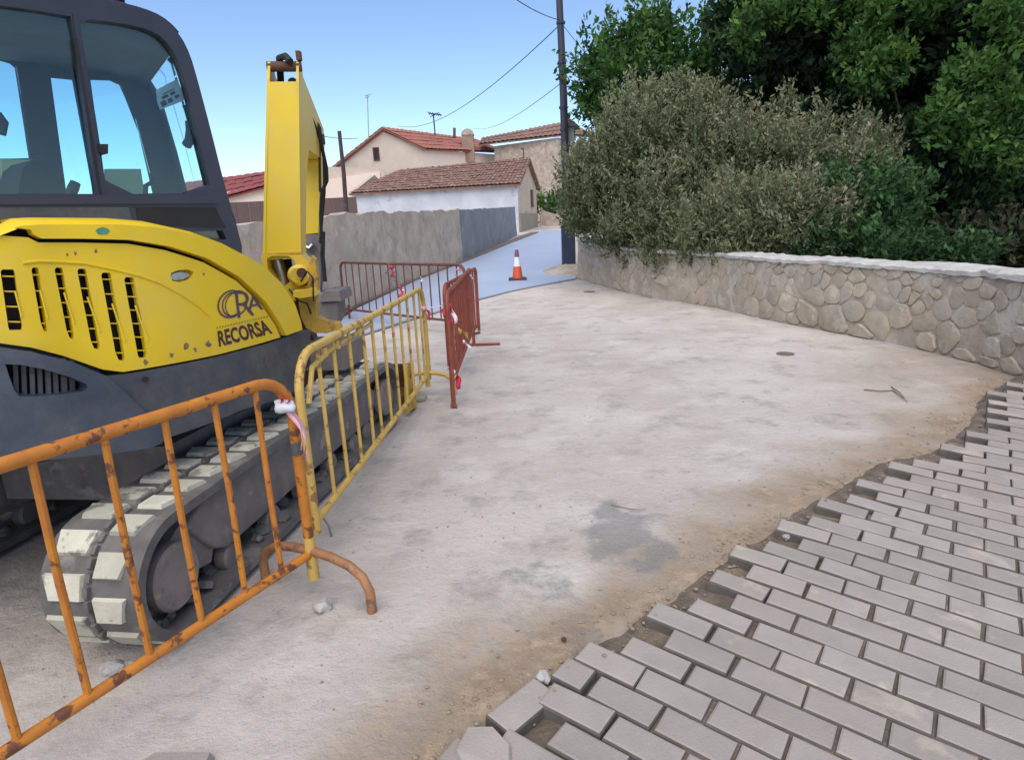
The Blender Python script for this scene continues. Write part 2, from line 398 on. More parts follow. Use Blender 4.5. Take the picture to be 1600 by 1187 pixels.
def groundmat():
    m = bpy.data.materials.new('worn_concrete'); m.use_nodes = True; n = m.node_tree; L = n.links; b = n.nodes['Principled BSDF']
    b.inputs['Roughness'].default_value = .93; b.inputs['Specular IOR Level'].default_value = .25
    tc = n.nodes.new('ShaderNodeTexCoord')
    def nz(s, d=8, r=.6, stretch=None):
        t = n.nodes.new('ShaderNodeTexNoise'); t.inputs['Scale'].default_value = s; t.inputs['Detail'].default_value = d; t.inputs['Roughness'].default_value = r
        if stretch:
            mp = n.nodes.new('ShaderNodeMapping'); mp.inputs['Scale'].default_value = stretch; L.new(tc.outputs['Object'], mp.inputs[0]); L.new(mp.outputs[0], t.inputs['Vector'])
        else: L.new(tc.outputs['Object'], t.inputs['Vector'])
        return t.outputs[0]
    def mr(s, a, bb, c=0, d=1):
        r = n.nodes.new('ShaderNodeMapRange'); r.inputs[1].default_value = a; r.inputs[2].default_value = bb; r.inputs[3].default_value = c; r.inputs[4].default_value = d; L.new(s, r.inputs[0]); return r.outputs[0]
    def mix(f, a, bb, mode='MIX'):
        x = n.nodes.new('ShaderNodeMix'); x.data_type = 'RGBA'; x.blend_type = mode
        L.new(f, x.inputs[0])
        for i, v in ((6, a), (7, bb)):
            if isinstance(v, tuple): x.inputs[i].default_value = (*v, 1)
            else: L.new(v, x.inputs[i])
        return x.outputs[2]
    c = mix(mr(nz(.55, 6), .38, .62), (.46, .402, .350), (.565, .512, .46))
    c = mix(mr(nz(1.7, 8, .65), .52, .66), c, (.58, .53, .48))
    c = mix(mr(nz(2.6, 9, .7), .52, .66, 0, .7), c, (.30, .275, .25))
    c = mix(mr(nz(5.5, 9, .7, (1, 2.6, 1)), .57, .70, 0, .6), c, (.62, .58, .54))
    c = mix(mr(nz(9, 9, .75), .60, .70, 0, .6), c, (.26, .235, .21))
    c = mix(mr(nz(34, 6, .8), .60, .74, 0, .55), c, (.22, .20, .18))
    c = mix(mr(nz(26, 6, .8), .62, .74, 0, .5), c, (.66, .62, .57))
    def absn(s, cen):
        q = n.nodes.new('ShaderNodeMath'); q.operation = 'SUBTRACT'; L.new(s, q.inputs[0]); q.inputs[1].default_value = cen
        q2 = n.nodes.new('ShaderNodeMath'); q2.operation = 'ABSOLUTE'; L.new(q.outputs[0], q2.inputs[0]); return q2.outputs[0]
    ck = n.nodes.new('ShaderNodeMath'); ck.operation = 'MULTIPLY'; L.new(mr(absn(nz(1.3, 12, .72), .5), 0, .0035, 1, 0), ck.inputs[0]); L.new(mr(nz(.8, 3, .5), .54, .62, 0, .75), ck.inputs[1])
    c = mix(ck.outputs[0], c, (.15, .135, .12))
    a = n.nodes.new('ShaderNodeAttribute'); a.attribute_name = 'sand'
    sc_ = mix(mr(nz(7, 8, .75), .35, .65), (.21, .155, .105), (.42, .325, .23))
    sm = n.nodes.new('ShaderNodeMath'); sm.operation = 'MULTIPLY'; sm.use_clamp = True; L.new(a.outputs['Fac'], sm.inputs[0]); L.new(mr(nz(3.5, 8, .7), .3, .6, .45, 1.2), sm.inputs[1])
    c = mix(sm.outputs[0], c, sc_)
    a2 = n.nodes.new('ShaderNodeAttribute'); a2.attribute_name = 'damp'
    dsum = n.nodes.new('ShaderNodeMath'); dsum.operation = 'MULTIPLY_ADD'; L.new(nz(4.5, 12, .78), dsum.inputs[0]); dsum.inputs[1].default_value = 2.4; dsum.inputs[2].default_value = -1.2
    dm2 = n.nodes.new('ShaderNodeMath'); dm2.operation = 'ADD'; L.new(dsum.outputs[0], dm2.inputs[0]); L.new(a2.outputs['Fac'], dm2.inputs[1])
    dm3 = n.nodes.new('ShaderNodeMath'); dm3.operation = 'MULTIPLY'; L.new(mr(dm2.outputs[0], .42, .85, 0, .66), dm3.inputs[0]); L.new(mr(a2.outputs['Fac'], 0, .25), dm3.inputs[1])
    c = mix(dm3.outputs[0], c, (.20, .20, .195))
    L.new(c, b.inputs['Base Color'])
    bn = n.nodes.new('ShaderNodeBump'); bn.inputs['Strength'].default_value = .8; bn.inputs['Distance'].default_value = .02; L.new(nz(16, 12, .72), bn.inputs['Height'])
    bn2 = n.nodes.new('ShaderNodeBump'); bn2.inputs['Strength'].default_value = .5; bn2.inputs['Distance'].default_value = .05; L.new(nz(2.8, 8, .7), bn2.inputs['Height']); L.new(bn.outputs[0], bn2.inputs['Normal'])
    L.new(bn2.outputs[0], b.inputs['Normal'])
    return m
ground = obj('ground', GV, GF, groundmat(), smooth=True)
for nm, arr in (('sand', sand), ('damp', damp)):
    at_ = ground.data.attributes.new(nm, 'FLOAT', 'POINT'); at_.data.foreach_set('value', np.array(arr, dtype=np.float32))
prop(ground, 'pinkish grey worn concrete ground with sandy dirt', kind='structure')

# freshly poured bluish street
roadm = mat('smooth_blue_grey_concrete', (.42, .475, .60), (.37, .425, .54), .5, .45, .03, c3=(.30, .32, .37), f3=.66, s3=.7, spec=.5)
Lft = [(470, 540), (560, 484), (590, 470), (650, 441), (740, 406), (800, 381), (838, 366), (852, 361)]
Rgt = [(560, 528), (640, 502), (750, 469), (800, 456), (840, 448), (900, 437), (893, 405), (880, 361)]
Lw = [hit(*p) for p in Lft]; Rw = [hit(*p) for p in Rgt]
def resamp(P, k):
    P = np.array(P); d = np.concatenate([[0], np.cumsum(np.linalg.norm(np.diff(P, axis=0), axis=1))]); t = np.linspace(0, d[-1], k)
    return np.stack([np.interp(t, d, P[:, i]) for i in range(3)], 1)
roadpoly = [tuple(p[:2]) for p in Lw]+[tuple(p[:2]) for p in reversed(Rw)]
roadpoly = [(p[0], p[1]) for p in roadpoly]
class Gnd:
    def xyz(s, u, v, ins=0): return (u, v, g(u, v)+.045-ins*1.0)
rd = panel('road', roadpoly, Gnd(), .03, roadm, None, step=.8, pix=False, smooth=True)
prop(rd, 'smooth bluish grey concrete street climbing away', kind='structure')
# brown verge at foot of left wall
vm = mat('brown_verge', (.22, .165, .12), (.15, .12, .09), 5, .95, .6, bscale=20)
vl = [tuple(hit(*p)[:2]) for p in [(455, 545), (555, 484), (588, 470), (650, 441), (740, 406), (800, 381), (842, 364)]]
vu = [(a-.45, b) for a, b in vl]
vg = panel('verge', vl+list(reversed(vu)), Gnd(), .05, vm, None, step=.5, pix=False, ins=-.03)
prop(vg, 'brown dirt verge at the foot of the grey wall', kind='structure')

# ================================================================== PAVERS
LB, RB, ANG = .25375, .12875, None
t_, h_, ox, oy, aa = .315, 1.3975, .970, 1.4405, -.6215    # fitted paver grid in the slab's own frame
def pfit(x, y):
    f_ = 985.
    yc = y*math.cos(t_)+h_*math.sin(t_); up = y*math.sin(t_)-h_*math.cos(t_)
    return 800+f_*x/yc, 593.5-f_*up/yc
def gridpt(r, c):
    X = ox+c*.203*math.cos(aa)-r*.103*math.sin(aa); Y = oy+c*.203*math.sin(aa)+r*.103*math.cos(aa); return phit(*pfit(X, Y))
G0 = gridpt(0, 0); EL = gridpt(8, 2)-gridpt(8, 0); EL /= 2; ER = (gridpt(16, 0)-gridpt(0, 0))/16
Nn = np.cross(EL, ER); Nn /= np.linalg.norm(Nn); Nn = Nn*np.sign(Nn[2])
ELu = EL/np.linalg.norm(EL); ERu = np.cross(Nn, ELu); LBm = np.linalg.norm(EL); RBm = abs(ER@ERu)
paving = obj('paved_road', [], [], paver_m); 
# bedding sand sheet under and between the pavers
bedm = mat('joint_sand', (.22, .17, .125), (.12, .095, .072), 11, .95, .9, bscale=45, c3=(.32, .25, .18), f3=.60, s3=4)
jointm = mat('dirt_and_shade_paver_side', (.15, .13, .11), (.10, .088, .075), 9, .95)  # joint shade painted into the side colour, along with dirt
BV = []; BF = []; bx = list(np.arange(-1.4, 6.01, .05)); by = list(np.arange(-1.1, 6.6, .05)); idx = {}
for j, y in enumerate(by):
    for i, x in enumerate(bx):
        e = edge_d(x, y)
        if e > -.14:
            idx[(i, j)] = len(BV); BV.append((x, y, zp(x, y)-.013-.031*sstep(.55, .10, e)-.012*sstep(.2, 0, e)-.05*sstep(-.03, -.13, e)+(.006+.012*sstep(.3, 0, e))*noise.noise(Vector((x*9, y*9, 0)))))
for j in range(len(by)-1):
    for i in range(len(bx)-1):
        k = [(i, j), (i+1, j), (i+1, j+1), (i, j+1)]
        if all(q in idx for q in k): BF.append(tuple(idx[q] for q in k))
bpy.data.objects.remove(paving)
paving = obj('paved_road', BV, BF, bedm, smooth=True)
prop(paving, 'grey block paving with a ragged unfinished edge', kind='structure')
def brick_mesh(lx, ly, lz, seed, cut=None):
    rr = random.Random(seed); V = []
    j = lambda a: rr.uniform(-a, a)
    base = [(-1, -1), (1, -1), (1, 1), (-1, 1)]
    off = [(j(.003), j(.0025)) for _ in range(4)]
    ch = .0105
    for z, sh in ((-lz, 0), (-ch*1.1, 0), (-ch*.3, ch*.35), (0, ch)):
        for (sx, sy), (a, b) in zip(base, off): V.append((sx*(lx/2-sh)+a, sy*(ly/2-sh)+b, z+(j(.001) if sh else 0)))
    Fc = [(3, 2, 1, 0), (12, 13, 14, 15)]
    for k in range(3):
        for i in range(4): Fc.append((k*4+i, k*4+(i+1) % 4, (k+1)*4+(i+1) % 4, (k+1)*4+i))
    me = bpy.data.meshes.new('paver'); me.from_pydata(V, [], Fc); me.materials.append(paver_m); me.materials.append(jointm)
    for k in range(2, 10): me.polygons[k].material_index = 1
    me.update(); return me
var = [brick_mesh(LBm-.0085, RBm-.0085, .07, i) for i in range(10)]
Rb = np.stack([ELu, ERu, Nn], 1)
cand = []
for r in range(-30, 50):
    for c2 in range(-14, 34):
        c = c2+(.5 if r % 2 == 0 else 0)
        P = G0+ELu*(c*LBm)+ERu*(r*RBm)
        e = edge_d(P[0], P[1])
        if e < .045+.05*random.random(): continue
        if P[1] < -1.0 or P[0] > 4.62: continue
        q = M.T@(P-np.array([0, 0, HC]))
        px, py = (800+F*q[0]/q[2], 593.5-F*q[1]/q[2]) if q[2] > .3 else (9999, 9999)
        cand.append((0 if (-10 < px < 1640 and py < 1220) else 1, q[2], P, e))
cand.sort(key=lambda a: (a[0], a[1]))
stuffV = MB()
print('PAVERS', len(cand), sum(1 for a in cand if a[0] == 0))
for i, (_, dd, P, e) in enumerate(cand):
    jit = .006 if e < .6 else .0025
    P = P+Nn*(random.uniform(-jit, jit*.5)+.002)+ELu*random.uniform(-jit, jit)+ERu*random.uniform(-jit*.4, jit*.4)
    R2 = Rb@np.array(Matrix.Rotation(random.gauss(0, .012 if e > .4 else .03), 3, 'Z'))@np.array(Matrix.Rotation(random.gauss(0, .008 if e > .4 else .022), 3, 'X'))@np.array(Matrix.Rotation(random.gauss(0, .006 if e > .4 else .018), 3, 'Y'))
    mx = Matrix(np.block([[R2, P[:, None]], [np.zeros((1, 3)), np.ones((1, 1))]]).tolist())
    if i < 296:
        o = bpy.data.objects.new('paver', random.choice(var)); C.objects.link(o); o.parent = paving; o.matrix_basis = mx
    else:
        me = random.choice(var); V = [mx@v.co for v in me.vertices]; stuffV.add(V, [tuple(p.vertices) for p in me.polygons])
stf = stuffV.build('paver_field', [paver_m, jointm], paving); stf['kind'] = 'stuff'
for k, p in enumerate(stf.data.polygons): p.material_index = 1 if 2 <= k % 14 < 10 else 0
# loose pavers at the corner of the edge
def loose(px, py, rz, lx=LBm-.008, ly=RBm-.008, tilt=(0, 0), lift=0):
    P = phit(px, py)+Nn*lift; R2 = Rb@np.array(Matrix.Rotation(rz, 3, 'Z'))@np.array(Matrix.Rotation(tilt[0], 3, 'X'))@np.array(Matrix.Rotation(tilt[1], 3, 'Y'))
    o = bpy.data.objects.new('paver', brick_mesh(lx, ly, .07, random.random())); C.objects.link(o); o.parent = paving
    o.matrix_basis = Matrix(np.block([[R2, P[:, None]], [np.zeros((1, 3)), np.ones((1, 1))]]).tolist())
loose(818, 1098, math.radians(82), tilt=(.02, .02))
loose(897, 1050, 0, lx=.125)

# ================================================================== STONE WALL (right)
base_px = [(903, 436), (1000, 462), (1100, 478), (1200, 500), (1300, 519), (1400, 538), (1500, 561), (1580, 584)]
WB = [hit(*p)[:2] for p in base_px]
d0 = WB[-1]-WB[-2]
WB += [np.array([4.85, 5.0]), np.array([4.85, 3.4]), np.array([4.9, 1.6])]
WB = np.array(WB); 
WS = CurveS(WB[::-1]); wl = WS.L[-1]       # runs from the camera side to the far end; outward normal must face the street
# make sure "outward" (N) faces -x
if WS.N[len(WS.N)//2][0] > 0: WS.N = -WS.N
WH = .93; WT = .42
sw = thing('stone_wall', 'low rubble stone wall with pale mortar coping along the right of the street', 'wall', (WB[6][0], WB[6][1], 0))
mb = MB(); nu = int(wl/.12); nv = 9
V = []; 
for i in range(nu+1):
    u = wl*i/nu
    for k in range(nv+1):
        v = -.1+(WH+.1)*k/nv
        x, y, z = WS.xyz(u, v, 0); dz = g(x, y)
        n3 = noise.fractal(Vector((u*3, v*3, 5)), 1, 2, 4)*.018
        x, y, _ = WS.xyz(u, v, -n3+.02*(v/WH)); V.append((x, y, v+dz))
    x, y, z = WS.xyz(u, 0, WT); V.append((x, y, WH+g(x, y)))
    V.append((x, y, -.3))
st = nv+3
Fc = [(i*st+k, i*st+k+1, (i+1)*st+k+1, (i+1)*st+k) for i in range(nu) for k in range(nv+2)]
b_ = MB().add(V, Fc).build('wall_core', mortar_m, sw, True)
# coping: an uneven bed of pale mortar
V = []; prof = [(-.015, -.045), (-.02, .0), (.02, .028), (.2, .038), (.4, .03), (.44, -.03)]
nu2 = int(wl/.07)
for i in range(nu2+1):
    u = wl*i/nu2
    for k, (a, b) in enumerate(prof):
        x, y, z = WS.xyz(u, 0, a+.03*noise.noise(Vector((u*3, k*.2, 0)))); 
        V.append((x, y, WH+g(x, y)+b+.018*noise.fractal(Vector((u*1.2, k*.3, 2)), 1, 2, 4)+.022*noise.fractal(Vector((u*9, k*.8, 2)), 1, 2, 3)+(.05 if u > wl*.985 else 0)))
st = len(prof); lim = nu2
Fc = [(i*st+k, i*st+k+1, (i+1)*st+k+1, (i+1)*st+k) for i in range(lim) for k in range(st-1)]
MB().add(V, Fc).build('coping', coping_m, sw, True)
# stones by clipped Voronoi cells on the face
def clip(poly, a, b):
    m_ = ((a[0]+b[0])/2, (a[1]+b[1])/2); nx_, ny_ = b[0]-a[0], b[1]-a[1]; out = []
    for i in range(len(poly)):
        p, q = poly[i], poly[(i+1) % len(poly)]
        dp = (p[0]-m_[0])*nx_+(p[1]-m_[1])*ny_; dq = (q[0]-m_[0])*nx_+(q[1]-m_[1])*ny_
        if dp <= 0: out.append(p)
        if (dp <= 0) != (dq <= 0):
            t = dp/(dp-dq); out.append((p[0]+(q[0]-p[0])*t, p[1]+(q[1]-p[1])*t))
    return out
sites = []; tries = 0
uvis0 = 2.2
while tries < 9000:
    tries += 1
    u = random.uniform(uvis0, min(wl, 15.2)); v = random.uniform(0, WH)
    big = v < .5
    rmin = (.27 if big else .16)*random.uniform(.5, 1.35)*(1.0 if u < 9 else 1.15)
    if all(((u-a)*.75)**2+(v-b)**2 > ((rmin+rm)/2)**2 for a, b, rm in sites): sites.append((u, v, rmin))
print('STONES', len(sites), wl)
for (u, v, rm) in sites[:285]:
    poly = [(u-.35, max(v-.35, .0)), (u+.35, max(v-.35, .0)), (u+.35, min(v+.35, WH-.02)), (u-.35, min(v+.35, WH-.02))]
    for (a, b, _) in sites:
        if (a, b) != (u, v) and abs(a-u) < .8: poly = clip(poly, (u, v), (a, b))
        if len(poly) < 3: break
    if len(poly) < 3 or random.random() < (.12 if u < 8 else .35): continue
    cx = sum(p[0] for p in poly)/len(poly); cy = sum(p[1] for p in poly)/len(poly)
    kx, ky = random.uniform(.86, 1.03), random.uniform(.84, 1.02); poly = chaikin([(cx+(p[0]-cx)*kx*random.uniform(.92, 1.05), cy+(p[1]-cy)*ky*random.uniform(.92, 1.05)) for p in poly], 1)
    rd_ = random.Random(u*100)
    prd = rd_.uniform(.008, .034)*(1.15 if v < .45 else .6)*(1 if u < 7.5 else .45); n = len(poly); V = []
    for k, (sc_, dp) in enumerate(((1, -.03), (.97, prd*.55), (.82, prd*.95))):
        for p in poly:
            uu = cx+(p[0]-cx)*sc_+rd_.uniform(-.008, .008); vv_ = cy+(p[1]-cy)*sc_+rd_.uniform(-.008, .008)
            x, y, z = WS.xyz(uu, vv_, -dp+.02*(vv_/WH)-rd_.uniform(0, .008)); V.append((x, y, vv_+g(x, y)))
    x, y, z = WS.xyz(cx, cy, -prd+.02*(cy/WH)); V.append((x, y, cy+g(x, y)))
    Fc = []
    for k in range(2):
        for i in range(n): Fc.append((k*n+i, k*n+(i+1) % n, (k+1)*n+(i+1) % n, (k+1)*n+i))
    for i in range(n): Fc.append((2*n+i, 2*n+(i+1) % n, 3*n))
    MB().add(V, Fc).build('stone', stone_m, sw, True, 30)

# ================================================================== LEFT WALL
lw = thing('rendered_wall', 'long weathered grey rendered wall along the left of the street behind the digger', 'wall', tuple(hit(650, 437)))
lp = [hit(808, 368), hit(740, 403), hit(650, 439), hit(590, 466), hit(560, 480)]
lp = [p[:2] for p in lp]; lp += [np.array([-3.75, 9.6]), np.array([-4.5, 6.0]), np.array([-5.4, 1.5]), np.array([-6, -4])]
LS = CurveS(np.array(lp)); 
if LS.N[5][0] < 0: LS.N = -LS.N
topz = []
for i, u in enumerate(LS.L): pass
def ltop(u):
    # height of the ragged top above the street
    ks = [0, LS.L[12], LS.L[24], LS.L[36], LS.L[48], LS.L[60], LS.L[-1]]
    pts = []
    for kx, py, px in ((0, 323, 808), (12, 327, 740), (24, 330, 650), (36, 331, 590), (48, 334, 555), (60, 349, 392)):
        Y = LS.Q[kx][1]; pts.append(at(px, py, Y)[2])
    return float(np.interp(u, ks, pts+[pts[-1]]))
V = []; nu = int(LS.L[-1]/.16); nv = 14
for i in range(nu+1):
    u = LS.L[-1]*i/nu; x, y, _ = LS.xyz(u, 0, 0); b0 = g(x, y)-.3; t0 = ltop(u)+.07*noise.fractal(Vector((u*1.5, 0, 0)), 1, 2, 5)*(1 if u > 8 else .3)
    for k in range(nv+1):
        v = b0+(t0-b0)*k/nv; X = LS.xyz(u, v, .05*k/nv-.035*noise.fractal(Vector((u*1.6, v*1.6, 9)), 1, 2, 4)); V.append(X)
    V.append(LS.xyz(u, t0-.02, .4)); V.append(LS.xyz(u, b0, .4))
st = nv+3; split = int(nu*7.5/LS.L[-1])
fa = [(i*st+k, i*st+k+1, (i+1)*st+k+1, (i+1)*st+k) for i in range(nu) for k in range(nv+2)]
i_sp = next(i for i in range(nu) if LS.L[-1]*i/nu > LS.L[12]+1.5)
MB().add(V, [f for f in fa if f[0]//st >= i_sp]).build('wall_core', greywall, lw, True)
MB().add(V, [f for f in fa if f[0]//st < i_sp]).build('cement_patch', bluewall, lw, True)
mbr = MB()

# ================================================================== HOUSES
def wallbox(name, P, Q, z0, z1, depth, m, parent, side=1):
    P = np.array(P[:2], float); Q = np.array(Q[:2], float); d = Q-P; n = np.array([-d[1], d[0]]); n /= np.linalg.norm(n); n *= side*depth
    poly = [(*P, z0), (*Q, z0), (*(Q+n), z0), (*(P+n), z0)]
    return MB().prism(poly, (0, 0, z1-z0)).build(name, m, parent)
def tiled_roof(parent, A, B, Cc, D, m, pitch_w=.26, row=.42, amp=.06, under=True):
    """A->B eave, D->C ridge: under-slab plus barrel tiles laid in courses"""
    A, B, Cc, D = [np.array(v, float) for v in (A, B, Cc, D)]
    nrm = np.cross(B-A, D-A); nrm /= np.linalg.norm(nrm)
    if nrm[2] < 0: nrm = -nrm
    MB().prism([A-nrm*.05, B-nrm*.05, Cc-nrm*.05, D-nrm*.05], -nrm*.10).build('roof', m, parent)
    Lx = np.linalg.norm(B-A); Ly = np.linalg.norm(D-A); nxr = max(4, int(Lx/pitch_w)); nyr = max(3, int(Ly/row)); mb = MB()
    for j in range(nyr):
        for i in range(nxr):
            V = []; lift = .03; jt = random.uniform(-.015, .015)
            for jj, hh in ((0, lift), (1, -.012)):
                for k in range(5):
                    s = (i+k/4)/nxr; t = min(1, (j+jj*1.05)/nyr); w = (A*(1-s)+B*s)*(1-t)+(D*(1-s)+Cc*s)*t
                    V.append(w+nrm*(amp*math.sin(math.pi*k/4)+hh+jt)+(A-D)/Ly*(.04 if jj == 0 and k in (1, 2, 3) else 0))
            mb.add(V, [(k, k+1, k+6, k+5) for k in range(4)])
    o = mb.build('roof_tiles', m, parent, True, 60); o['kind'] = 'stuff'
    return o
def window(parent, P, d, n, w_, h_, z, frame_m, glass_m):
    P = np.array([P[0], P[1], z]); d3 = np.array([d[0], d[1], 0]); n3 = np.array([n[0], n[1], 0])
    R = np.stack([d3, n3, [0, 0, 1]], 1)
    f = MB()
    for sx in (-1, 1): f.box(P+d3*sx*w_/2, (.08, .12, h_+.08), R)
    for sz in (-1, 1): f.box(P+np.array([0, 0, sz*h_/2]), (w_-.08, .12, .08), R)
    fo = f.build('window', frame_m, parent); MB().box(P, (w_-.08, .04, h_-.08), R).build('pane', glass_m, fo)

# white low house
A = at(808, 285, 39); Bp = at(548, 298, 41.3); eh = (A[2]+Bp[2])/2
wh = thing('low_house', 'long low whitewashed house with a sagging brown tiled roof behind the grey wall', 'house', (A[0]-3, A[1]+2, .5))
d = (A-Bp)[:2]; Ln = np.linalg.norm(d); d /= Ln; nb = np.array([-d[1], d[0]]); nb = nb if nb[1] > 0 else -nb
P0 = Bp[:2]; P1 = A[:2]; W = 6.6
MB().prism([(*P0, .2), (*P1, .2), (*(P1+nb*.25), .2), (*(P0+nb*.25), .2)], (0, 0, eh-.2)).build('front_wall', whitewall, wh)
rz = at(838, 250, 42.3)[2]
gp = [(*(P1+nb*.25), .2), (*(P1+nb*W), .2), (*(P1+nb*W), eh), (*(P1+nb*W/2), rz), (*(P1+nb*.25), eh+.1)]
MB().prism(gp, (*(-d*.25), 0)).build('gable_wall', gablem, wh)
gp = [(*(P0+nb*.25), .2), (*(P0+nb*W), .2), (*(P0+nb*W), eh), (*(P0+nb*W/2), rz-.3), (*(P0+nb*.25), eh+.1)]
MB().prism(gp, (*(d*.25), 0)).build('gable_wall', gablem, wh)
MB().box((*(P1+nb*3.3+d*.03), 1.5), (.1, W-.2, 1.1), np.stack([[*d, 0], [*nb, 0], [0, 0, 1]], 1)).build('plinth', mat('ochre_plinth', (.34, .28, .19), (.25, .21, .15), 1.5, .9), wh)
o_ = .35
A3 = (*(P0-d*.0-nb*o_), eh-.12); B3 = (*(P1+d*.25-nb*o_), eh-.12); C3 = (*(P1+d*.25+nb*W/2), rz+.12); D3 = (*(P0+d*2.0+nb*W/2), rz-.1)
tiled_roof(wh, A3, B3, C3, D3, tile_a)
A3b = (*(P1+d*.25+nb*(W+o_)), eh-.12); B3b = (*(P0+nb*(W+o_)), eh-.12)
tiled_roof(wh, A3b, B3b, D3, C3, tile_a, pitch_w=.5, row=.8)
MB().box((*(P1-d*.15+nb*4.5+d*.2), 3.0), (.14, .45, 1.1), np.stack([[*d, 0], [*nb, 0], [0, 0, 1]], 1)).build('shutter', brownfence, wh)

# beige gabled house
Yg = 54
a_l = at(530, 262, Yg); a_r = at(664, 234, Yg); ap = at(598, 205, Yg)
gh = thing('gabled_house', 'tall beige house with a wide gable, small window and red tiled roof', 'house', (ap[0], Yg, 2))
MB().prism([(a_l[0]-1.2, Yg, 0), (a_r[0], Yg, 0), (a_r[0], Yg, a_r[2]), (ap[0], Yg, ap[2]), (a_l[0]-1.2, Yg, a_l[2]-.7)], (0, .3, 0)).build('gable_wall', beige, gh)
rb = at(782, 240, 61); rr = at(742, 217, 64)
MB().prism([(a_r[0], Yg+.01, 0), (rb[0], 61, 0), (rb[0], 61.3, 0), (a_r[0]-.3, Yg+.3, 0)], (0, 0, rb[2]-.1)).build('side_wall', peach, gh)
ov = .4
tiled_roof(gh, (a_r[0]+.1, Yg-ov, a_r[2]+.05), (rb[0]+.6, 61, rb[2]+.1), (rr[0], 64, rr[2]+.0), (ap[0], Yg-ov, ap[2]+.25), tile_b, pitch_w=.4, row=.7, amp=.07)
tiled_roof(gh, (a_l[0]-1.7, Yg+9, a_l[2]-.6), (a_l[0]-1.7, Yg-ov, a_l[2]-.75), (ap[0], Yg-ov, ap[2]+.25), (rr[0]-1, 64, rr[2]), tile_b, pitch_w=.5, row=.8, amp=.07)
wn = at(588, 241, Yg); window(gh, (wn[0], Yg-.02), (1, 0), (0, 1), .42, .95, wn[2], rust, black)
ch = thing('brick_chimney', 'small round topped brick chimney behind the red roof', 'chimney', tuple(at(731, 214, 60)))
cc = at(731, 212, 58); cb = MB().box((cc[0], 58, cc[2]-1.1), (1.0, 1.0, 2.2)); cb.build('chimney_stack', mat('chimney_brick', (.36, .22, .16), (.26, .17, .13), 3, .9), ch)
MB().prism([(cc[0]+.55*math.cos(math.pi*k/8), 57.45, cc[2]+.003+.5*math.sin(math.pi*k/8)) for k in range(9)], (0, 1.1, 0)).build('chimney_cap', farstone, ch)

# peach building to the left of it (seen either side of the boom)
pb = thing('peach_house', 'plain peach walled house seen between the digger boom and the thin post', 'house', tuple(at(520, 320, 47)))
p1 = at(436, 266, 47); p2 = at(642, 262, 47)
MB().prism([(p1[0], 47, 0), (p2[0], 47, 0), (p2[0], 47, p2[2]-.2), (p1[0], 47, p1[2]+.4)], (0, 5, 0)).build('wall', beige, pb)
MB().prism([(p1[0], 46.9, 0), (p2[0]-2.2, 46.9, 0), (p2[0]-2.2, 46.9, at(600, 268, 47)[2]), (p1[0], 46.9, at(440, 292, 47)[2])], (0, .1, 0)).build('painted_band', peach, pb)
# house at far left with dark red roof
lh = thing('red_roofed_house', 'low peach house with a dark red roof between the cab and the boom', 'house', tuple(at(370, 320, 36)))
q1 = at(250, 300, 38); q2 = at(432, 292, 38)
MB().prism([(q1[0], 38, 0), (q2[0], 38, 0), (q2[0], 38, at(420, 289, 38)[2]), (q1[0], 38, at(340, 311, 38)[2])], (0, 5, 0)).build('wall', peach, lh)
ra = at(250, 335, 37.6); rb2 = at(436, 284, 37.6); rc = at(432, 266, 41); rd2 = at(250, 290, 41)
tiled_roof(lh, ra, rb2, rc, rd2, mat('dark_red_tile', (.26, .055, .05), (.2, .05, .045), 1, .8), pitch_w=.5, row=.9, amp=.04)

# stone building right
sb = thing('stone_building', 'rough stone building with a long brown tiled roof beyond the pole', 'house', tuple(at(830, 300, 58)))
s1 = at(772, 228, 58); s2 = at(872, 212, 54); s3 = at(925, 214, 60)
MB().prism([(s1[0], 58, 0), (s2[0], 54, 0), (s2[0]+.3, 54.4, 0), (s1[0]+.3, 58.4, 0)], (0, 0, s2[2]-.15)).build('front_wall', farstone, sb)
MB().prism([(s2[0]+.02, 54.1, 0), (s3[0], 60, 0), (s3[0]-.3, 60.3, 0), (s2[0], 54.5, 0)], (0, 0, s2[2]-.2)).build('side_wall', farstone, sb)
t1 = at(748, 225, 58); t2 = at(880, 210, 53.5); t3 = at(876, 192, 57); t4 = at(752, 216, 61)
tiled_roof(sb, t1, t2, t3, t4, tile_a, pitch_w=.45, row=.8, amp=.08)
t5 = at(932, 213, 60); 
tiled_roof(sb, t2, t5, at(905, 200, 60), t3, tile_a, pitch_w=.45, row=.8, amp=.08)
window(sb, tuple(at(815, 238, 56.3)[:2]), (.7, -.7), (.7, .7), .5, .7, at(815, 240, 56.3)[2], rust, black)

# brown sheet fence behind the grey wall
bf = thing('sheet_fence', 'dark brown sheet fence rising above the grey wall behind the boom', 'fence', tuple(at(450, 330, 27)))
f1 = at(330, 309, 27); f2 = at(556, 299, 27); npn = 12
for i in range(npn):
    xa = f1[0]+(f2[0]-f1[0])*i/npn; xb = f1[0]+(f2[0]-f1[0])*(i+1)/npn-.015
    MB().box(((xa+xb)/2, 27+.012*(i % 2), 1.4), (xb-xa, .04, f2[2]-.15+.0-.0)).build('sheet_panel', brownfence, bf)
rub = thing('rubble_end_wall', 'short broken rubble wall and bank at the far bend of the street', 'wall', tuple(hit(862, 352)))
MB().prism([tuple(at(843, 362, 46)), tuple(at(892, 362, 46)), tuple(at(892, 340, 46)), tuple(at(866, 334, 46)), tuple(at(846, 328, 46))], (0, .6, 0)).build('wall_core', farstone, rub)

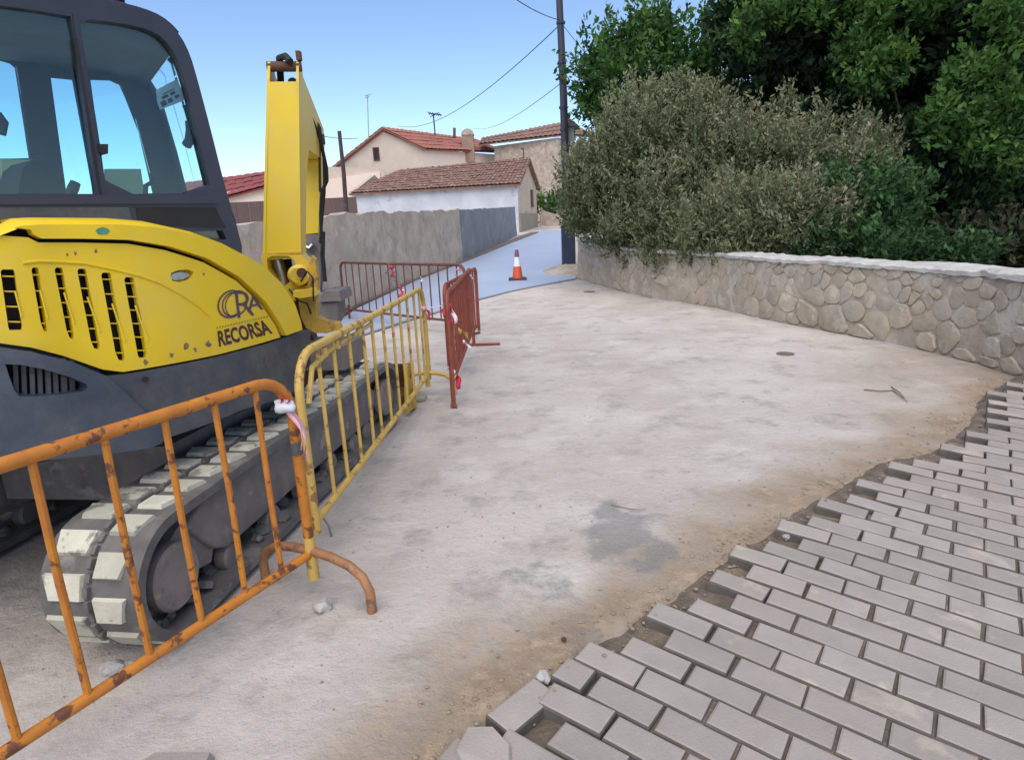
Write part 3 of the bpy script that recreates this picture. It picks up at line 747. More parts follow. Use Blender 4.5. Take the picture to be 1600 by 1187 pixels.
# ================================================================== VEGETATION
def leaves(name, blobs, m, parent, size, shape=1.6, tone=(0, 1), up=.3, shell=.55, flat=.0, tbias=0.0, mult=1.0, spray=6):
    """blobs: (x,y,z,rx,ry,rz,count). One joined leafy crown made of folded leaf faces in tufts."""
    Vs = []; T = []
    for (x, y, z, rx, ry, rz_, cnt) in blobs:
        nt_ = max(3, int(cnt*mult/26))
        d = rng.normal(size=(nt_, 3)); d /= np.linalg.norm(d, axis=1)[:, None]
        rr_ = (shell+(1-shell)*rng.random((nt_, 1))**.6)*(1+.26*np.array([noise.noise(Vector(tuple(q*2.3+np.array([x, y, z])))) for q in d])[:, None]*2)
        cen = d*rr_*np.array([rx, ry, rz_])+np.array([x, y, z])
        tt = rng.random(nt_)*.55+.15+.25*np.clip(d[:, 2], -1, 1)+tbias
        k = 26
        tx = d*.6+rng.normal(size=(nt_, 3))*.35+np.array([0, 0, .25+up]); tx /= np.linalg.norm(tx, axis=1)[:, None]
        tl = size*spray*(.5+rng.random((nt_, 1))); al = rng.random((nt_*k, 1))
        c = np.repeat(cen, k, 0)+np.repeat(tx*tl, k, 0)*(al-.35)+rng.normal(size=(nt_*k, 3))*size*(1.25-.85*al)
        ax = np.repeat(tx, k, 0)*.9+rng.normal(size=(nt_*k, 3))*.6; ax /= np.linalg.norm(ax, axis=1)[:, None]
        sd_ = np.cross(ax, rng.normal(size=ax.shape)); sd_ /= np.linalg.norm(sd_, axis=1)[:, None]
        s = size*(.6+.8*rng.random((nt_*k, 1)))
        Vs.append(np.stack([c-ax*s*.5*shape, c+sd_*s*.42, c+ax*s*.5*shape, c-sd_*s*.42], 1).reshape(-1, 3))
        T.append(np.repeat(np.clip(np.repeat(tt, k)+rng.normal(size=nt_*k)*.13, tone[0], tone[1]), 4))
    V = np.concatenate(Vs); T = np.concatenate(T); nq = len(V)//4
    me = bpy.data.meshes.new(name); me.vertices.add(len(V)); me.vertices.foreach_set('co', V.astype(np.float32).ravel())
    me.loops.add(nq*4); me.loops.foreach_set('vertex_index', np.arange(nq*4, dtype=np.int32))
    me.polygons.add(nq); me.polygons.foreach_set('loop_start', np.arange(0, nq*4, 4, dtype=np.int32)); me.polygons.foreach_set('loop_total', np.full(nq, 4, dtype=np.int32))
    me.update(calc_edges=True); a = me.attributes.new('tone', 'FLOAT', 'POINT'); a.data.foreach_set('value', T.astype(np.float32))
    me.materials.append(m); o = bpy.data.objects.new(name, me); C.objects.link(o); par(o, parent); return o
def B(px, py, Y, r, n, sx=1, sz=1, sy=1):
    p = at(px, py, Y); return (p[0], p[1], p[2], r*sx, r*sy, r*sz, n)
def limbs(parent, base, tops, r, m=bark):
    b = np.array(base, float); mb = MB()
    mid = b+np.array([0, 0, (tops[0][2]-b[2])*.35])
    mb.tube([b-np.array([0, 0, .3]), b+(mid-b)*.5+np.array([.05, .03, 0]), mid], [r*1.25, r, r*.85], 10)
    for t in tops:
        t = np.array(t, float); q = mid*.5+t*.5+np.array([0, 0, -.15])
        mb.tube([mid, q, t], [r*.6, r*.35, r*.1], 7)
    mb.build('trunk', m, parent, True)
# big grey-olive shrub
sh = thing('olive_green_shrub', 'large spreading grey green shrub overhanging the stone wall beside the pole', 'shrub', (4.2, 12.8, 0))
bl = [B(955, 285, 14.6, 1.1, 8500, 1.0, 1.05), B(915, 310, 15.2, .62, 3500), B(1010, 215, 14.2, 1.15, 8500), B(1075, 205, 13.8, .95, 6500), B(1040, 320, 13.4, 1.15, 10000), B(1150, 250, 13.2, 1.2, 9000),
      B(1150, 345, 11.9, .95, 9000, 1.3), B(1235, 245, 12.6, .9, 6500), B(1320, 255, 12.0, .85, 6000, 1.1, .7), B(1245, 330, 11.2, .85, 8000, 1.2), B(1000, 350, 14.0, .75, 5500, 1.2, .8), B(1080, 385, 12.6, .6, 4000, 1.6, .7), B(1180, 385, 11.3, .5, 3500, 1.7, .7), B(1360, 225, 12.2, .45, 1800),
      B(1090, 150, 13.8, .42, 1300), B(1020, 155, 14.2, .45, 1300), B(1228, 160, 13.0, .24, 500, .6, 1.6), B(915, 260, 15.0, .6, 2200), B(1060, 128, 13.8, .2, 350, .7, 1.3), B(985, 165, 14.2, .25, 450, .8, 1.3), B(1140, 165, 13.5, .25, 400, .7, 1.5), B(1282, 180, 12.6, .24, 420, .7, 1.4), B(1345, 190, 12.1, .22, 400, .8, 1.2), B(1385, 215, 12, .2, 300), B(945, 215, 15, .3, 600)]
bl = [(x, y, z-.16, a*.95, b2_*.95, c_*.95, n_) for x, y, z, a, b2_, c_, n_ in bl]
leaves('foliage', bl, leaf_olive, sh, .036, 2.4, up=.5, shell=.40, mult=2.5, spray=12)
limbs(sh, (4.1, 13.0, 0), [at(1000, 260, 14.2), at(1100, 230, 13.6), at(1180, 280, 12.6), at(1290, 270, 12), at(960, 320, 14.5)], .16)
# fresh green bush in front right of it
gb = thing('green_bush', 'bright green leafy bush behind the wall at the right end of the grey green shrub', 'shrub', (5.6, 10.2, 0))
bl = [B(1350, 330, 11.0, .75, 4800, 1, 1.1), B(1395, 310, 11.2, .5, 2400), B(1300, 385, 10.6, .36, 1900, 1.3), B(1370, 385, 10.2, .42, 2200, 1.2, .7)]
leaves('foliage', bl, leaf_teal, gb, .06, 1.9, shell=.4, spray=8)
limbs(gb, (5.7, 10.6, 0), [at(1345, 320, 11), at(1400, 310, 11.2)], .06)
lb_ = thing('low_bush', 'small dark bush low behind the wall near the right edge', 'shrub', (7.2, 10.0, 0))
leaves('foliage', [B(1500, 392, 9.8, .33, 1500, 1.3, .6), B(1440, 395, 10.2, .25, 900, 1.2, .7)], leaf_teal, lb_, .06, 1.8, shell=.3, tbias=-.15)
limbs(lb_, (6.6, 9.8, 0), [at(1500, 385, 9.6)], .04)
# left green tree behind shrub
t1_ = thing('ash_tree', 'bright green tree with feathery top rising behind the shrub next to the pole', 'tree', (4.6, 17.5, 0))
bl = [B(985, 130, 17.5, 1.15, 4600, 1, 1), B(945, 140, 17.8, .8, 2400), B(1050, 110, 17.3, 1.15, 4600), B(1120, 130, 17, 1.1, 4200), B(1020, 60, 17.4, .6, 1600, .7, 1.3), B(1035, 40, 17.4, .42, 800, .6, 1.4), B(958, 60, 17.8, .35, 600, .6, 1.3), B(925, 85, 17.8, .4, 650), B(990, 45, 17.5, .3, 420, .6, 1.5), B(1105, 65, 17, .35, 420, .6, 1.3), B(928, 130, 17.8, .4, 600), B(935, 165, 17.8, .45, 700), B(945, 200, 17.6, .35, 350), B(1080, 190, 17, .9, 2600), B(1160, 60, 16.6, .6, 1200), B(990, 190, 17.5, .9, 2500)]
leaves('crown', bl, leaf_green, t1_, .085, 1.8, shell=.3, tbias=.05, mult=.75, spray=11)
limbs(t1_, (4.6, 17.5, 0), [at(985, 110, 17.5), at(1050, 80, 17.3), at(1120, 120, 17), at(940, 140, 17.8)], .2)
# big dark tree
t2_ = thing('large_ash_tree', 'tall dense dark green tree filling the top right above the wall', 'tree', (8.2, 14.5, 0))
bl = [B(1230, 60, 15, 1.5, 5200), B(1330, 20, 14, 1.7, 6500), B(1190, 20, 15.5, 1.1, 3000), B(1450, 60, 14.5, 2.0, 7000), B(1560, 30, 13.5, 1.9, 6000), B(1290, 150, 15.5, 1.3, 4200), B(1400, 270, 13.2, .9, 3200, 1.2), B(1480, 320, 12.6, .8, 2800, 1.2), B(1330, 190, 13.6, .7, 2200), B(1420, 200, 15.5, 1.6, 5200), B(1540, 180, 14.5, 1.7, 5200), B(1650, 120, 13, 1.9, 5200), B(1400, -80, 14, 2.4, 6500), B(1600, -120, 13, 2.6, 6500), B(1250, -40, 15, 1.5, 3400), B(1440, 300, 15.5, 1.5, 4200), B(1570, 290, 14.5, 1.5, 4200), B(1700, 260, 12.5, 1.6, 3600), B(1760, 0, 12, 2.4, 5500)]
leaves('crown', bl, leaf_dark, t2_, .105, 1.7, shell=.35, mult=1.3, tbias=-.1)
limbs(t2_, (8.4, 14.8, -.2), [at(1330, 60, 14.5), at(1450, 80, 14.5), at(1560, 60, 13.8), at(1420, 210, 15.2), at(1290, 150, 15.5)], .32)
t3_ = thing('leafy_branch_tree', 'lighter green tree whose sunlit sprays hang in front of the dark tree', 'tree', (8.0, 12.0, 0))
bl = [B(1345, 75, 12.6, .36, 1100, 1.1), B(1385, 100, 12.3, .36, 1200), B(1350, 125, 12.3, .26, 560), B(1300, 15, 12.8, .4, 900, 1.4, .6), B(1225, 15, 13, .36, 750, 1.3, .6), B(1170, 45, 13.5, .34, 620),
      B(1510, 120, 11.2, .36, 900), B(1575, 165, 10.8, .45, 1300), B(1500, 190, 11.2, .36, 850, 1.3), B(1545, 225, 10.8, .3, 620, 1.2), B(1475, 180, 11.3, .2, 300), B(1595, 90, 10.8, .35, 800), B(1570, 20, 11, .35, 700), B(1450, 10, 12, .3, 450), B(1590, 240, 10.6, .25, 420), B(1365, 20, 12.3, .3, 500)]
leaves('crown', bl, leaf_green, t3_, .072, 1.8, shell=.3, tbias=.16, mult=1.25)
limbs(t3_, (8.6, 13.4, 0), [at(1385, 80, 12.6), at(1520, 140, 12), at(1575, 170, 11.6)], .09)
# dark thicket behind
tk = thing('thicket', 'dark overgrown thicket in deep shade behind the trees', 'thicket', (9, 18, 0))
tk['kind'] = 'stuff'
bl = []
for i in range(26):
    px = 1160+ (i % 9)*75+random.uniform(-20, 20); py = 400-(i//9)*85+random.uniform(-20, 20); bl.append(B(px, py, 18.5+random.random()*2.5, 1.9, 2400, 1, 1))
bl2 = []
for px in range(1390, 1780, 36): bl2.append(B(px, 398+(px-1400)*.05, 12.0-(px-1400)*.006, .6, 2200, 1, .8))
for px in range(1400, 1760, 50): bl2.append(B(px, 340, 13.2, .85, 3000, 1, .9))
o = leaves('undergrowth', bl, leaf_dark, tk, .2, 1.5, shell=.2, tbias=-.2)  # thicket's deep shade is put into the leaf colour by dark tones
C.objects.unlink(o); bpy.data.objects.remove(tk); 
o.parent = None; o.matrix_parent_inverse = Matrix(); C.objects.link(o); o.name = 'undergrowth'
prop(o, 'dark overgrown undergrowth in deep shade behind the trees', kind='stuff')
tk2 = thing('x', None, None); o = leaves('brambles', bl2, leafmat('bramble_leaves', [(.012, .016, .010), (.022, .034, .016), (.045, .06, .026), (.12, .07, .045)], .1), tk2, .085, 1.8, shell=.2, spray=7, tbias=-.05)
o.parent = None; bpy.data.objects.remove(tk2); o.matrix_parent_inverse = Matrix(); prop(o, 'low tangled brambles with a few reddish shoots behind the right end of the wall', kind='stuff')
# small green tuft at the road end
tf = thing('roadside_bush', 'small bright green bush at the far bend beside the stone building', 'shrub', tuple(at(862, 330, 48)))
leaves('foliage', [B(858, 322, 47.5, 1.0, 900, 1.1, .7), B(880, 318, 47.5, 1.0, 700, 1, .8)], leaf_green, tf, .16, 1.5, tbias=.1)

# ================================================================== POLES AND WIRES
pY = 19.0
pole = thing('utility_pole', 'tall dark leaning utility pole with a wide blue black base beside the shrub', 'pole', tuple(at(889, 412, pY)))
pts = [at(x, y, pY) for x, y in ((889, 412), (886, 350), (883, 250), (880.5, 150), (877.5, 80), (874, 0), (870, -90))]
MB().tube(pts, [.12, .118, .112, .105, .098, .09, .08], 12).build('shaft', polem, pole, True)
a = at(889, 416, pY); b = at(887, 352, pY)
MB().box(((a[0]+b[0])/2, pY, (a[2]+b[2])/2), (.38, .34, b[2]-a[2])).build('base_casing', plinthm, pole)
for yy in (38, 100, 170, 205): p = at(875+yy*.03, yy, pY); MB().tube([p, p+np.array([0, 0, .06])], .125, 10).build('band', polem, pole)
mound = thing('cement_footing', 'heap of brown cement and rubble around the pole base', 'rubble', tuple(hit(885, 424)))
mv = MB(); c0 = hit(888, 426)
V = [(c0[0], c0[1]+.1, c0[2]+.22)]
for ring, (rr_, hh) in enumerate(((.35, .2), (.75, .1), (1.05, -.03))):
    for k in range(18):
        an = 2*math.pi*k/18; q = rr_*(1+.25*noise.noise(Vector((math.cos(an)*2, math.sin(an)*2, ring)))); V.append((c0[0]+q*math.cos(an)*.8, c0[1]+q*math.sin(an), c0[2]+hh+.04*noise.noise(Vector((an*2, ring, 0)))))
Fc = [(0, 1+k, 1+(k+1) % 18) for k in range(18)]
for r_ in range(2):
    for k in range(18): Fc.append((1+r_*18+k, 1+r_*18+(k+1) % 18, 1+(r_+1)*18+(k+1) % 18, 1+(r_+1)*18+k))
mv.add(V, Fc).build('footing', mortar_m, mound, True)
lamp = thing('street_lamp', 'old lantern street lamp on a bracket just behind the pole', 'lamp', tuple(at(889, 215, pY+.5)))
lc = at(890, 208, pY+.3); lmb = MB()
R_ = None
MB().add([(lc[0]+x*.26, lc[1]+y*.26, lc[2]+.14) for x, y in ((-1, -1), (1, -1), (1, 1), (-1, 1))]+[(lc[0], lc[1], lc[2]+.40)], [(0, 1, 2, 3), (0, 1, 4), (1, 2, 4), (2, 3, 4), (3, 0, 4)]).build('cap', polem, lamp)
MB().box((lc[0], lc[1], lc[2]-.06), (.2, .2, .38), taper=1.25).build('lamp_glass', lampglass, lamp)
fr_ = MB()
for x in (-1, 1):
    for y in (-1, 1): fr_.tube([(lc[0]+x*.11, lc[1]+y*.11, lc[2]-.27), (lc[0]+x*.14, lc[1]+y*.14, lc[2]+.14)], .015, 5)
fr_.tube([(lc[0], lc[1], lc[2]-.25), (lc[0]-.05, lc[1]-.02, lc[2]-.5), (lc[0]-.2, lc[1]-.1, lc[2]-.55)], .02, 6)
fr_.build('lamp_frame', polem, lamp)
def wire(a, b, sag, r, label):
    a = np.array(a); b = np.array(b); P = [a+(b-a)*t-np.array([0, 0, sag*4*t*(1-t)]) for t in np.linspace(0, 1, 24)]
    prop(MB().tube(P, r, 5).build('overhead_cable', cable, None, True), label, 'cable')
wire(at(876, 38, pY), at(622, 197, 50), .9, .014, 'long sagging cable from the pole down towards the gabled house')
wire(at(879, 128, pY), at(738, 200, 57), .5, .011, 'thin lower cable from the pole to the stone building roof')
wire(at(876, 32, pY), at(700, -90, 12), .2, .011, 'cable leaving the pole upward out of the picture to the left')
wire(at(877, 36, pY), at(1010, 160, 25), .3, .008, 'short cable running from the pole into the tree')
wire(at(500, 212, 40), at(560, 216, 50), .1, .02, 'faint cable crossing behind the thin post')
tp = thing('thin_post', 'thin leaning wooden post standing above the grey wall right of the boom', 'post', tuple(at(541, 335, 14.6)))
MB().tube([at(542, 345, 14.2), at(537, 270, 14.2), at(530, 205, 14.2)], [.05, .045, .04], 8).build('shaft', wood, tp, True)
an = thing('tv_antenna', 'dark TV aerial on a mast above the red roof', 'antenna', tuple(at(679, 210, 56)))
m_ = MB().tube([at(680, 212, 56), at(677, 178, 56)], .06, 6); m_.build('mast', cable, an)
m_ = MB().tube([at(669, 177, 56), at(690, 180, 56)], .05, 5)
for k in range(6): p = at(670+k*3.6, 177.3+k*.5, 56); m_.tube([p-np.array([0, .8, 0]), p+np.array([0, .8, 0])], .03, 4); 
m_.tube([at(672, 183, 56), at(686, 176, 56)], .03, 4)
m_.build('aerial_bars', cable, an)
an2 = thing('mast_antenna', 'tall thin pale aerial mast on the gabled house', 'antenna', tuple(at(575, 205, 56)))
MB().tube([at(576, 215, 56), at(574, 150, 56)], .045, 5).tube([at(570, 150, 56), at(579, 148, 56)], .045, 5).tube([at(571, 153, 56), at(577, 151, 56)], .04, 5).build('mast', mat('pale_metal', (.35, .36, .38), None, 3, .5), an2)
vp = thing('vent_pipe', 'short vent pipe on the red roof ridge', 'pipe', tuple(at(710, 212, 58)))
MB().tube([at(710, 216, 58), at(710, 200, 58)], .12, 8).build('pipe', brownfence, vp)
# ================================================================== EXCAVATOR
mat('chipped_paint', (.30, .20, .08), (.12, .085, .06), 60, .8)
ex = thing('excavator', 'yellow and dark grey compact tracked excavator parked behind the barriers on the left', 'excavator', (-2.2, 3.8, 0))
A0 = np.array([-1.425, 2.09]); tu = np.array([.14, .99]); tu /= np.linalg.norm(tu); tn = np.array([tu[1], -tu[0]])
def T3(s, z, d): q = A0+tu*s-tn*d; return np.array([q[0], q[1], z])
TS = PlaneS(A0, tu, tn)
# --- rubber tracks
def track(off, label=None):
    Wd = .41; R = .265; s1, s2, zc = .27, 2.98, .305
    def loop(R_, n=18):
        P = []
        for k in range(n+1):
            a = math.pi/2+math.pi*k/n; P.append((s1+R_*math.cos(a), zc+R_*math.sin(a)))
        for t in np.linspace(.05, .95, 14): P.append((s1+(s2-s1)*t, zc-R_))
        for k in range(n+1):
            a = -math.pi/2+math.pi*k/n; P.append((s2+R_*math.cos(a), zc+R_*math.sin(a)))
        for t in np.linspace(.05, .95, 14):
            P.append((s2-(s2-s1)*t, zc+R_-.018*math.sin(math.pi*t)-.012*math.sin(2*math.pi*t)))
        return P
    Lo = loop(R); Li = loop(R-.042); n = len(Lo); V = []
    for d in (off, off+Wd):
        V += [T3(s, z, d) for s, z in Lo]; V += [T3(s, z, d) for s, z in Li]
    Fc = []
    for i in range(n):
        j = (i+1) % n
        Fc += [(i, j, n+j, n+i), (2*n+i, 3*n+i, 3*n+j, 2*n+j), (i, 2*n+i, 2*n+j, j), (n+i, n+j, 3*n+j, 3*n+i)]
    belt = MB().add(V, Fc).build('rubber_track', rubber, ex, True, 40)
    # raised centre rib in the groove between the two rows of lugs
    P = np.array(Lo+[Lo[0]]); L = np.concatenate([[0], np.cumsum(np.linalg.norm(np.diff(P, axis=0), axis=1))]); tot = L[-1]
    def on(l, h):
        l %= tot; s = np.interp(l, L, P[:, 0]); z = np.interp(l, L, P[:, 1]); e = .01
        ds = np.interp((l+e) % tot, L, P[:, 0])-np.interp((l-e) % tot, L, P[:, 0]); dz = np.interp((l+e) % tot, L, P[:, 1])-np.interp((l-e) % tot, L, P[:, 1])
        q = math.hypot(ds, dz)+1e-9; return s+h*(-(-dz)/q)*-1*-1 if False else s-h*(-dz/q)*-1 if False else s+h*(dz/q), z+h*(-ds/q)
    # outward normal check: the loop runs counter-clockwise seen with s right, z up
    N = 42; pitch = tot/N
    for k in range(N):
        for row, (da, db, ph) in enumerate(((.045, .185, 0.5), (.222, .40, 0.0))):
            l0 = (k+ph)*pitch; hl = .053; hh = .017; V = []
            tap = .84
            for h_, m_ in ((-.004, 1), (hh, tap)):
                for l_, d_ in ((-1, -1), (1, -1), (1, 1), (-1, 1)):
                    s, z = on(l0+l_*hl*m_, h_); dm = (da+db)/2; dd = (db-da)/2*(1 if h_ < 0 else .9)
                    ww = 1 if not (l_ > 0 and ((row == 0 and d_ < 0) or (row == 1 and d_ > 0))) else .62
                    V.append(T3(s, z, off+dm+d_*dd*ww))
            MB().add(V, [(3, 2, 1, 0), (4, 5, 6, 7), (0, 1, 5, 4), (1, 2, 6, 5), (2, 3, 7, 6), (3, 0, 4, 7)]).build('track_lug', lugm, belt)
    rib = MB()
    for k in range(int(tot/.05)):
        l0 = k*.05; V = []
        for h_, m_ in ((-.004, 1), (.012+.006*(k % 3), .8)):
            for l_, d_ in ((-1, -1), (1, -1), (1, 1), (-1, 1)):
                s, z = on(l0+l_*.021*m_, h_); V.append(T3(s, z, off+.203+d_*.012*m_+.003*math.sin(k*2.1)))
        rib.add(V, [(3, 2, 1, 0), (4, 5, 6, 7), (0, 1, 5, 4), (1, 2, 6, 5), (2, 3, 7, 6), (3, 0, 4, 7)])
    r_ = rib.build('tread_groove_rib', rubber, belt); r_['kind'] = 'stuff'
    ax = (*tn, 0)
    for s_, rr_ in ((.27, .142), (2.98, .15)):
        hb = MB().disc(T3(s_, .285, off+.10), ax, rr_, .075, 32, .012).build('track_hub', hubm, ex, True, 35)
        MB().disc(T3(s_, .285, off+.34), ax, .218, .2, 28, .02).build('drive_wheel', steel, ex, True, 35)
        for k in range(6):
            a_ = k*math.pi/3; MB().disc(T3(s_+.105*math.cos(a_), .285+.105*math.sin(a_), off+.032), ax, .010, .010, 6).build('bolt', steel, hb)
    for s_ in (.72, 1.12, 1.52, 1.92, 2.32, 2.60): MB().disc(T3(s_, .125, off+.14), ax, .075, .07, 20, .01).build('track_roller', steel, ex, True, 35)
    # drive teeth inside of the belt, filled with dried mud
    mud = MB()
    for k in range(60):
        s_ = random.uniform(.25, 2.7); z_ = .085+random.uniform(-.01, .015); mud.disc(T3(s_, z_, off+random.uniform(.05, .33)), (random.uniform(-1, 1), random.uniform(-1, 1), 1), random.uniform(.018, .042), random.uniform(.02, .04), 6)
    for k in range(16):
        a_ = math.pi*.55+math.pi*.9*k/16; mud.disc(T3(.27+.205*math.cos(a_), .29+.205*math.sin(a_), off+.2), (*tn, 0), .03, .12, 6)
    q = mud.build('dried_mud', rubber, ex); q['kind'] = 'stuff'
    # track frame beam with a slanting rear end
    poly = [(.40, .44), (.55, .50), (2.60, .50), (2.78, .40), (2.72, .20), (.66, .20), (.56, .25)]
    fo = MB().prism([T3(s_, z_, off+.055) for s_, z_ in poly], (*(-tn*.30), 0)).build('track_frame', steel, ex); bevel(fo, .015, 2)
    fo2 = MB().prism([T3(s_, z_, off+.085) for s_, z_ in ((.30, .40), (.42, .46), (.62, .27), (.56, .18), (.42, .21))], (*(-tn*.2), 0)).build('idler_bracket', steel, ex)
track(0); track(1.50)
MB().prism([T3(.9, .32, .46), T3(2.3, .32, .46), T3(2.3, .62, .46), T3(.9, .62, .46)], (*(-tn*1.0), 0)).build('undercarriage', steel, ex)
cc_ = T3(1.6, .6, .95); MB().disc(cc_, (0, 0, 1), .5, .16, 36).build('slew_ring', black, ex)
# --- curved bodywork
BODY = CurveS([(-3.7, 3.1), (-3.45, 2.5), (-3.0, 2.15), (-2.5, 2.05), (-2.15, 2.15), (-1.84, 2.35), (-1.72, 2.5), (-1.58, 2.68), (-1.446, 2.95), (-1.32, 3.35), (-1.245, 3.75), (-1.24, 4.0), (-1.32, 4.22), (-1.6, 4.42)])
if BODY.N[60][0] < 0: BODY.N = -BODY.N
def mid(q): return tuple(np.array(q))
def slot(xt, yt, xb, yb, wt, wb, pointed=False):
    wt *= 1.3; wb *= 1.3
    P = [(xt-wt/2+2, yt), (xt+wt/2-2, yt), (xt+wt/2, yt+4), (xb+wb/2, yb-6), (xb+wb/2-1, yb), ]
    P += [(xb-wb/2+2+(3 if pointed else 0), yb-(2 if pointed else 0)), (xb-wb/2, yb-(14 if pointed else 5)), (xt-wt/2, yt+4)]
    return P
slots = [(12, 421, 24, 516, 17, 17, 0), (55, 418, 69, 519, 9, 8, 1), (92, 418, 110, 530, 10, 9, 1), (128, 420, 149, 546, 11, 11, 1), (166, 426, 188, 564, 12, 12, 1), (202, 433, 223, 559, 12, 12, 0), (-38, 424, -24, 512, 17, 17, 0), (-88, 427, -76, 508, 17, 17, 0)]
holes = [slot(*s) for s in slots]
def ridge(u, v):      # embossed step above the slots
    return 0
side_o = [(-150, 364), (0, 368), (44, 371), (60, 379), (120, 379), (200, 381), (258, 391), (318, 410), (368, 438), (408, 476), (430, 508), (438, 527), (340, 554), (192, 581), (160, 577), (100, 556), (50, 543), (0, 536), (-150, 524)]
pl_side = panel('side_panel', side_o, BODY, .03, yellow, ex, holes=holes+[[(266, 432), (268, 426), (278, 422), (294, 421), (303, 425), (303, 431), (296, 437), (282, 441), (270, 439)]], step=.05, smooth=True)
# embossed crease lines of the panel
cre = [(35, 411), (60, 408), (95, 409), (130, 411), (170, 419), (215, 430), (245, 440), (280, 458), (310, 478), (325, 492)]
def ribbon(pts, S, r, m, name, parent, ins=0):
    P = [S.xyz(*S.uv(*p), ins) for p in pts]; Q = []
    for i in range(len(P)-1):
        for k in range(4): Q.append(np.array(P[i])*(1-k/4)+np.array(P[i+1])*k/4)
    Q.append(np.array(P[-1])); return MB().tube(Q, r, 8).build(name, m, parent, True)
ribbon(cre, BODY, .0065, yellow, 'pressed_crease', pl_side, -.001)
for s in slots:       # thin horizontal louvre bars in every slot
    xt, yt, xb, yb, wt, wb, pnt = s; n = int((yb-yt)/20.5)
    for k in range(n):
        t = (k+.45)/n; y = yt+(yb-yt)*t; x = xt+(xb-xt)*t; ww = (wt+(wb-wt)*t)/2+1.2
        a = BODY.xyz(*BODY.uv(x-ww, y), .010); b = BODY.xyz(*BODY.uv(x+ww, y+.5), .010)
        MB().tube([a, b], .0028, 5).build('louvre_bar', yellow, pl_side)
    # folded lip on the far side of the slot
    ribbon([(xt+wt/2+3, yt+(yb-yt)*.35), (xb+wb/2+1.5, yb-(yb-yt)*.22)], BODY, .0035, yellow, 'slot_lip', pl_side, -.001)
hood_o = [(22, 356), (30, 353), (60, 351), (180, 351), (240, 355), (300, 367), (350, 385), (400, 411), (435, 442), (456, 474), (466, 503), (468, 515), (443, 524), (433, 505), (411, 472), (370, 433), (320, 404), (260, 385), (200, 375), (120, 373), (62, 373), (50, 367), (45, 359)]
pl_hood = panel('hood', hood_o, BODY, .045, yellow, ex, step=.05, ins=-.018, smooth=True)
skirt_o = [(205, 583), (340, 557), (440, 530), (470, 518), (487, 515), (484, 545), (476, 570), (468, 598), (455, 618), (385, 638), (332, 660), (266, 683), (230, 697), (150, 700), (150, 590)]
pl_sk = panel('side_skirt', skirt_o, BODY, .05, dkgrey, ex, step=.05, ins=.004, smooth=True)
gr_h = [(8, 566), (30, 567), (62, 574), (100, 587), (128, 598), (130, 604), (126, 609), (95, 614), (50, 617), (30, 616), (22, 606), (14, 585)]
cw_o = [(-150, 530), (0, 542), (50, 549), (105, 564), (160, 585), (190, 612), (218, 640), (240, 660), (249, 678), (245, 690), (226, 697), (170, 705), (71, 714), (0, 724), (-150, 742)]
pl_cw = panel('counterweight', cw_o, BODY, .09, dkblue, ex, holes=[gr_h], step=.05, ins=-.045, smooth=True)
panel('counterweight_top', [(-150, 522), (0, 537), (50, 544), (105, 559), (158, 579), (160, 585), (105, 565), (50, 550), (0, 543), (-150, 531)], BODY, .05, black, ex, step=.06, ins=.02)
for k in range(8):
    x = 20+k*13; panel('grille_slat', [(x, 560), (x+8, 560), (x+10, 622), (x+2, 622)], BODY, .012, dkgrey, pl_cw, step=.1, ins=.012+.006*(k % 2))
inner_o = [(-150, 380), (0, 372), (200, 378), (300, 396), (400, 445), (458, 500), (466, 515), (470, 560), (455, 612), (330, 655), (240, 690), (0, 715), (-150, 735)]
panel('inner_shell', inner_o, BODY, .02, black, ex, step=.1, ins=.075)
# flat underside and deck that close the body
def planpoly(ins, extra):
    L = [BODY.xyz(u, 0, ins)[:2] for u in np.linspace(BODY.L[0]+.05, BODY.L[-1]-.02, 44)]; return L+extra
und = planpoly(.06, [(-2.2, 4.8), (-3.2, 4.4)])
MB().prism([(x, y, .80) for x, y in und], (0, 0, .06)).build('belly_plate', black, ex)
MB().prism([(x, y, 1.0) for x, y in planpoly(.30, [(-2.2, 4.7), (-3.2, 4.3)])], (0, 0, .45)).build('engine_bay', black, ex)
# deck running from the hood edge in to the cab
top = [(-150, 366), (0, 366), (30, 354), (60, 352), (180, 352), (240, 356), (300, 368), (350, 386), (400, 412), (435, 443), (456, 475), (466, 504)]
V = []; 
for p in top:
    u, v = BODY.uv(*p)
    for ins, dz in ((-.016, 0), (.01, .022), (.07, .035), (.42, .03)):
        x, y, z = BODY.xyz(u, v, ins); V.append((x, y, z-.004+dz))
Fc = [(i*4+k, i*4+k+1, (i+1)*4+k+1, (i+1)*4+k) for i in range(len(top)-1) for k in range(3)]
MB().add(V, Fc).build('deck', yellow, pl_hood, True)
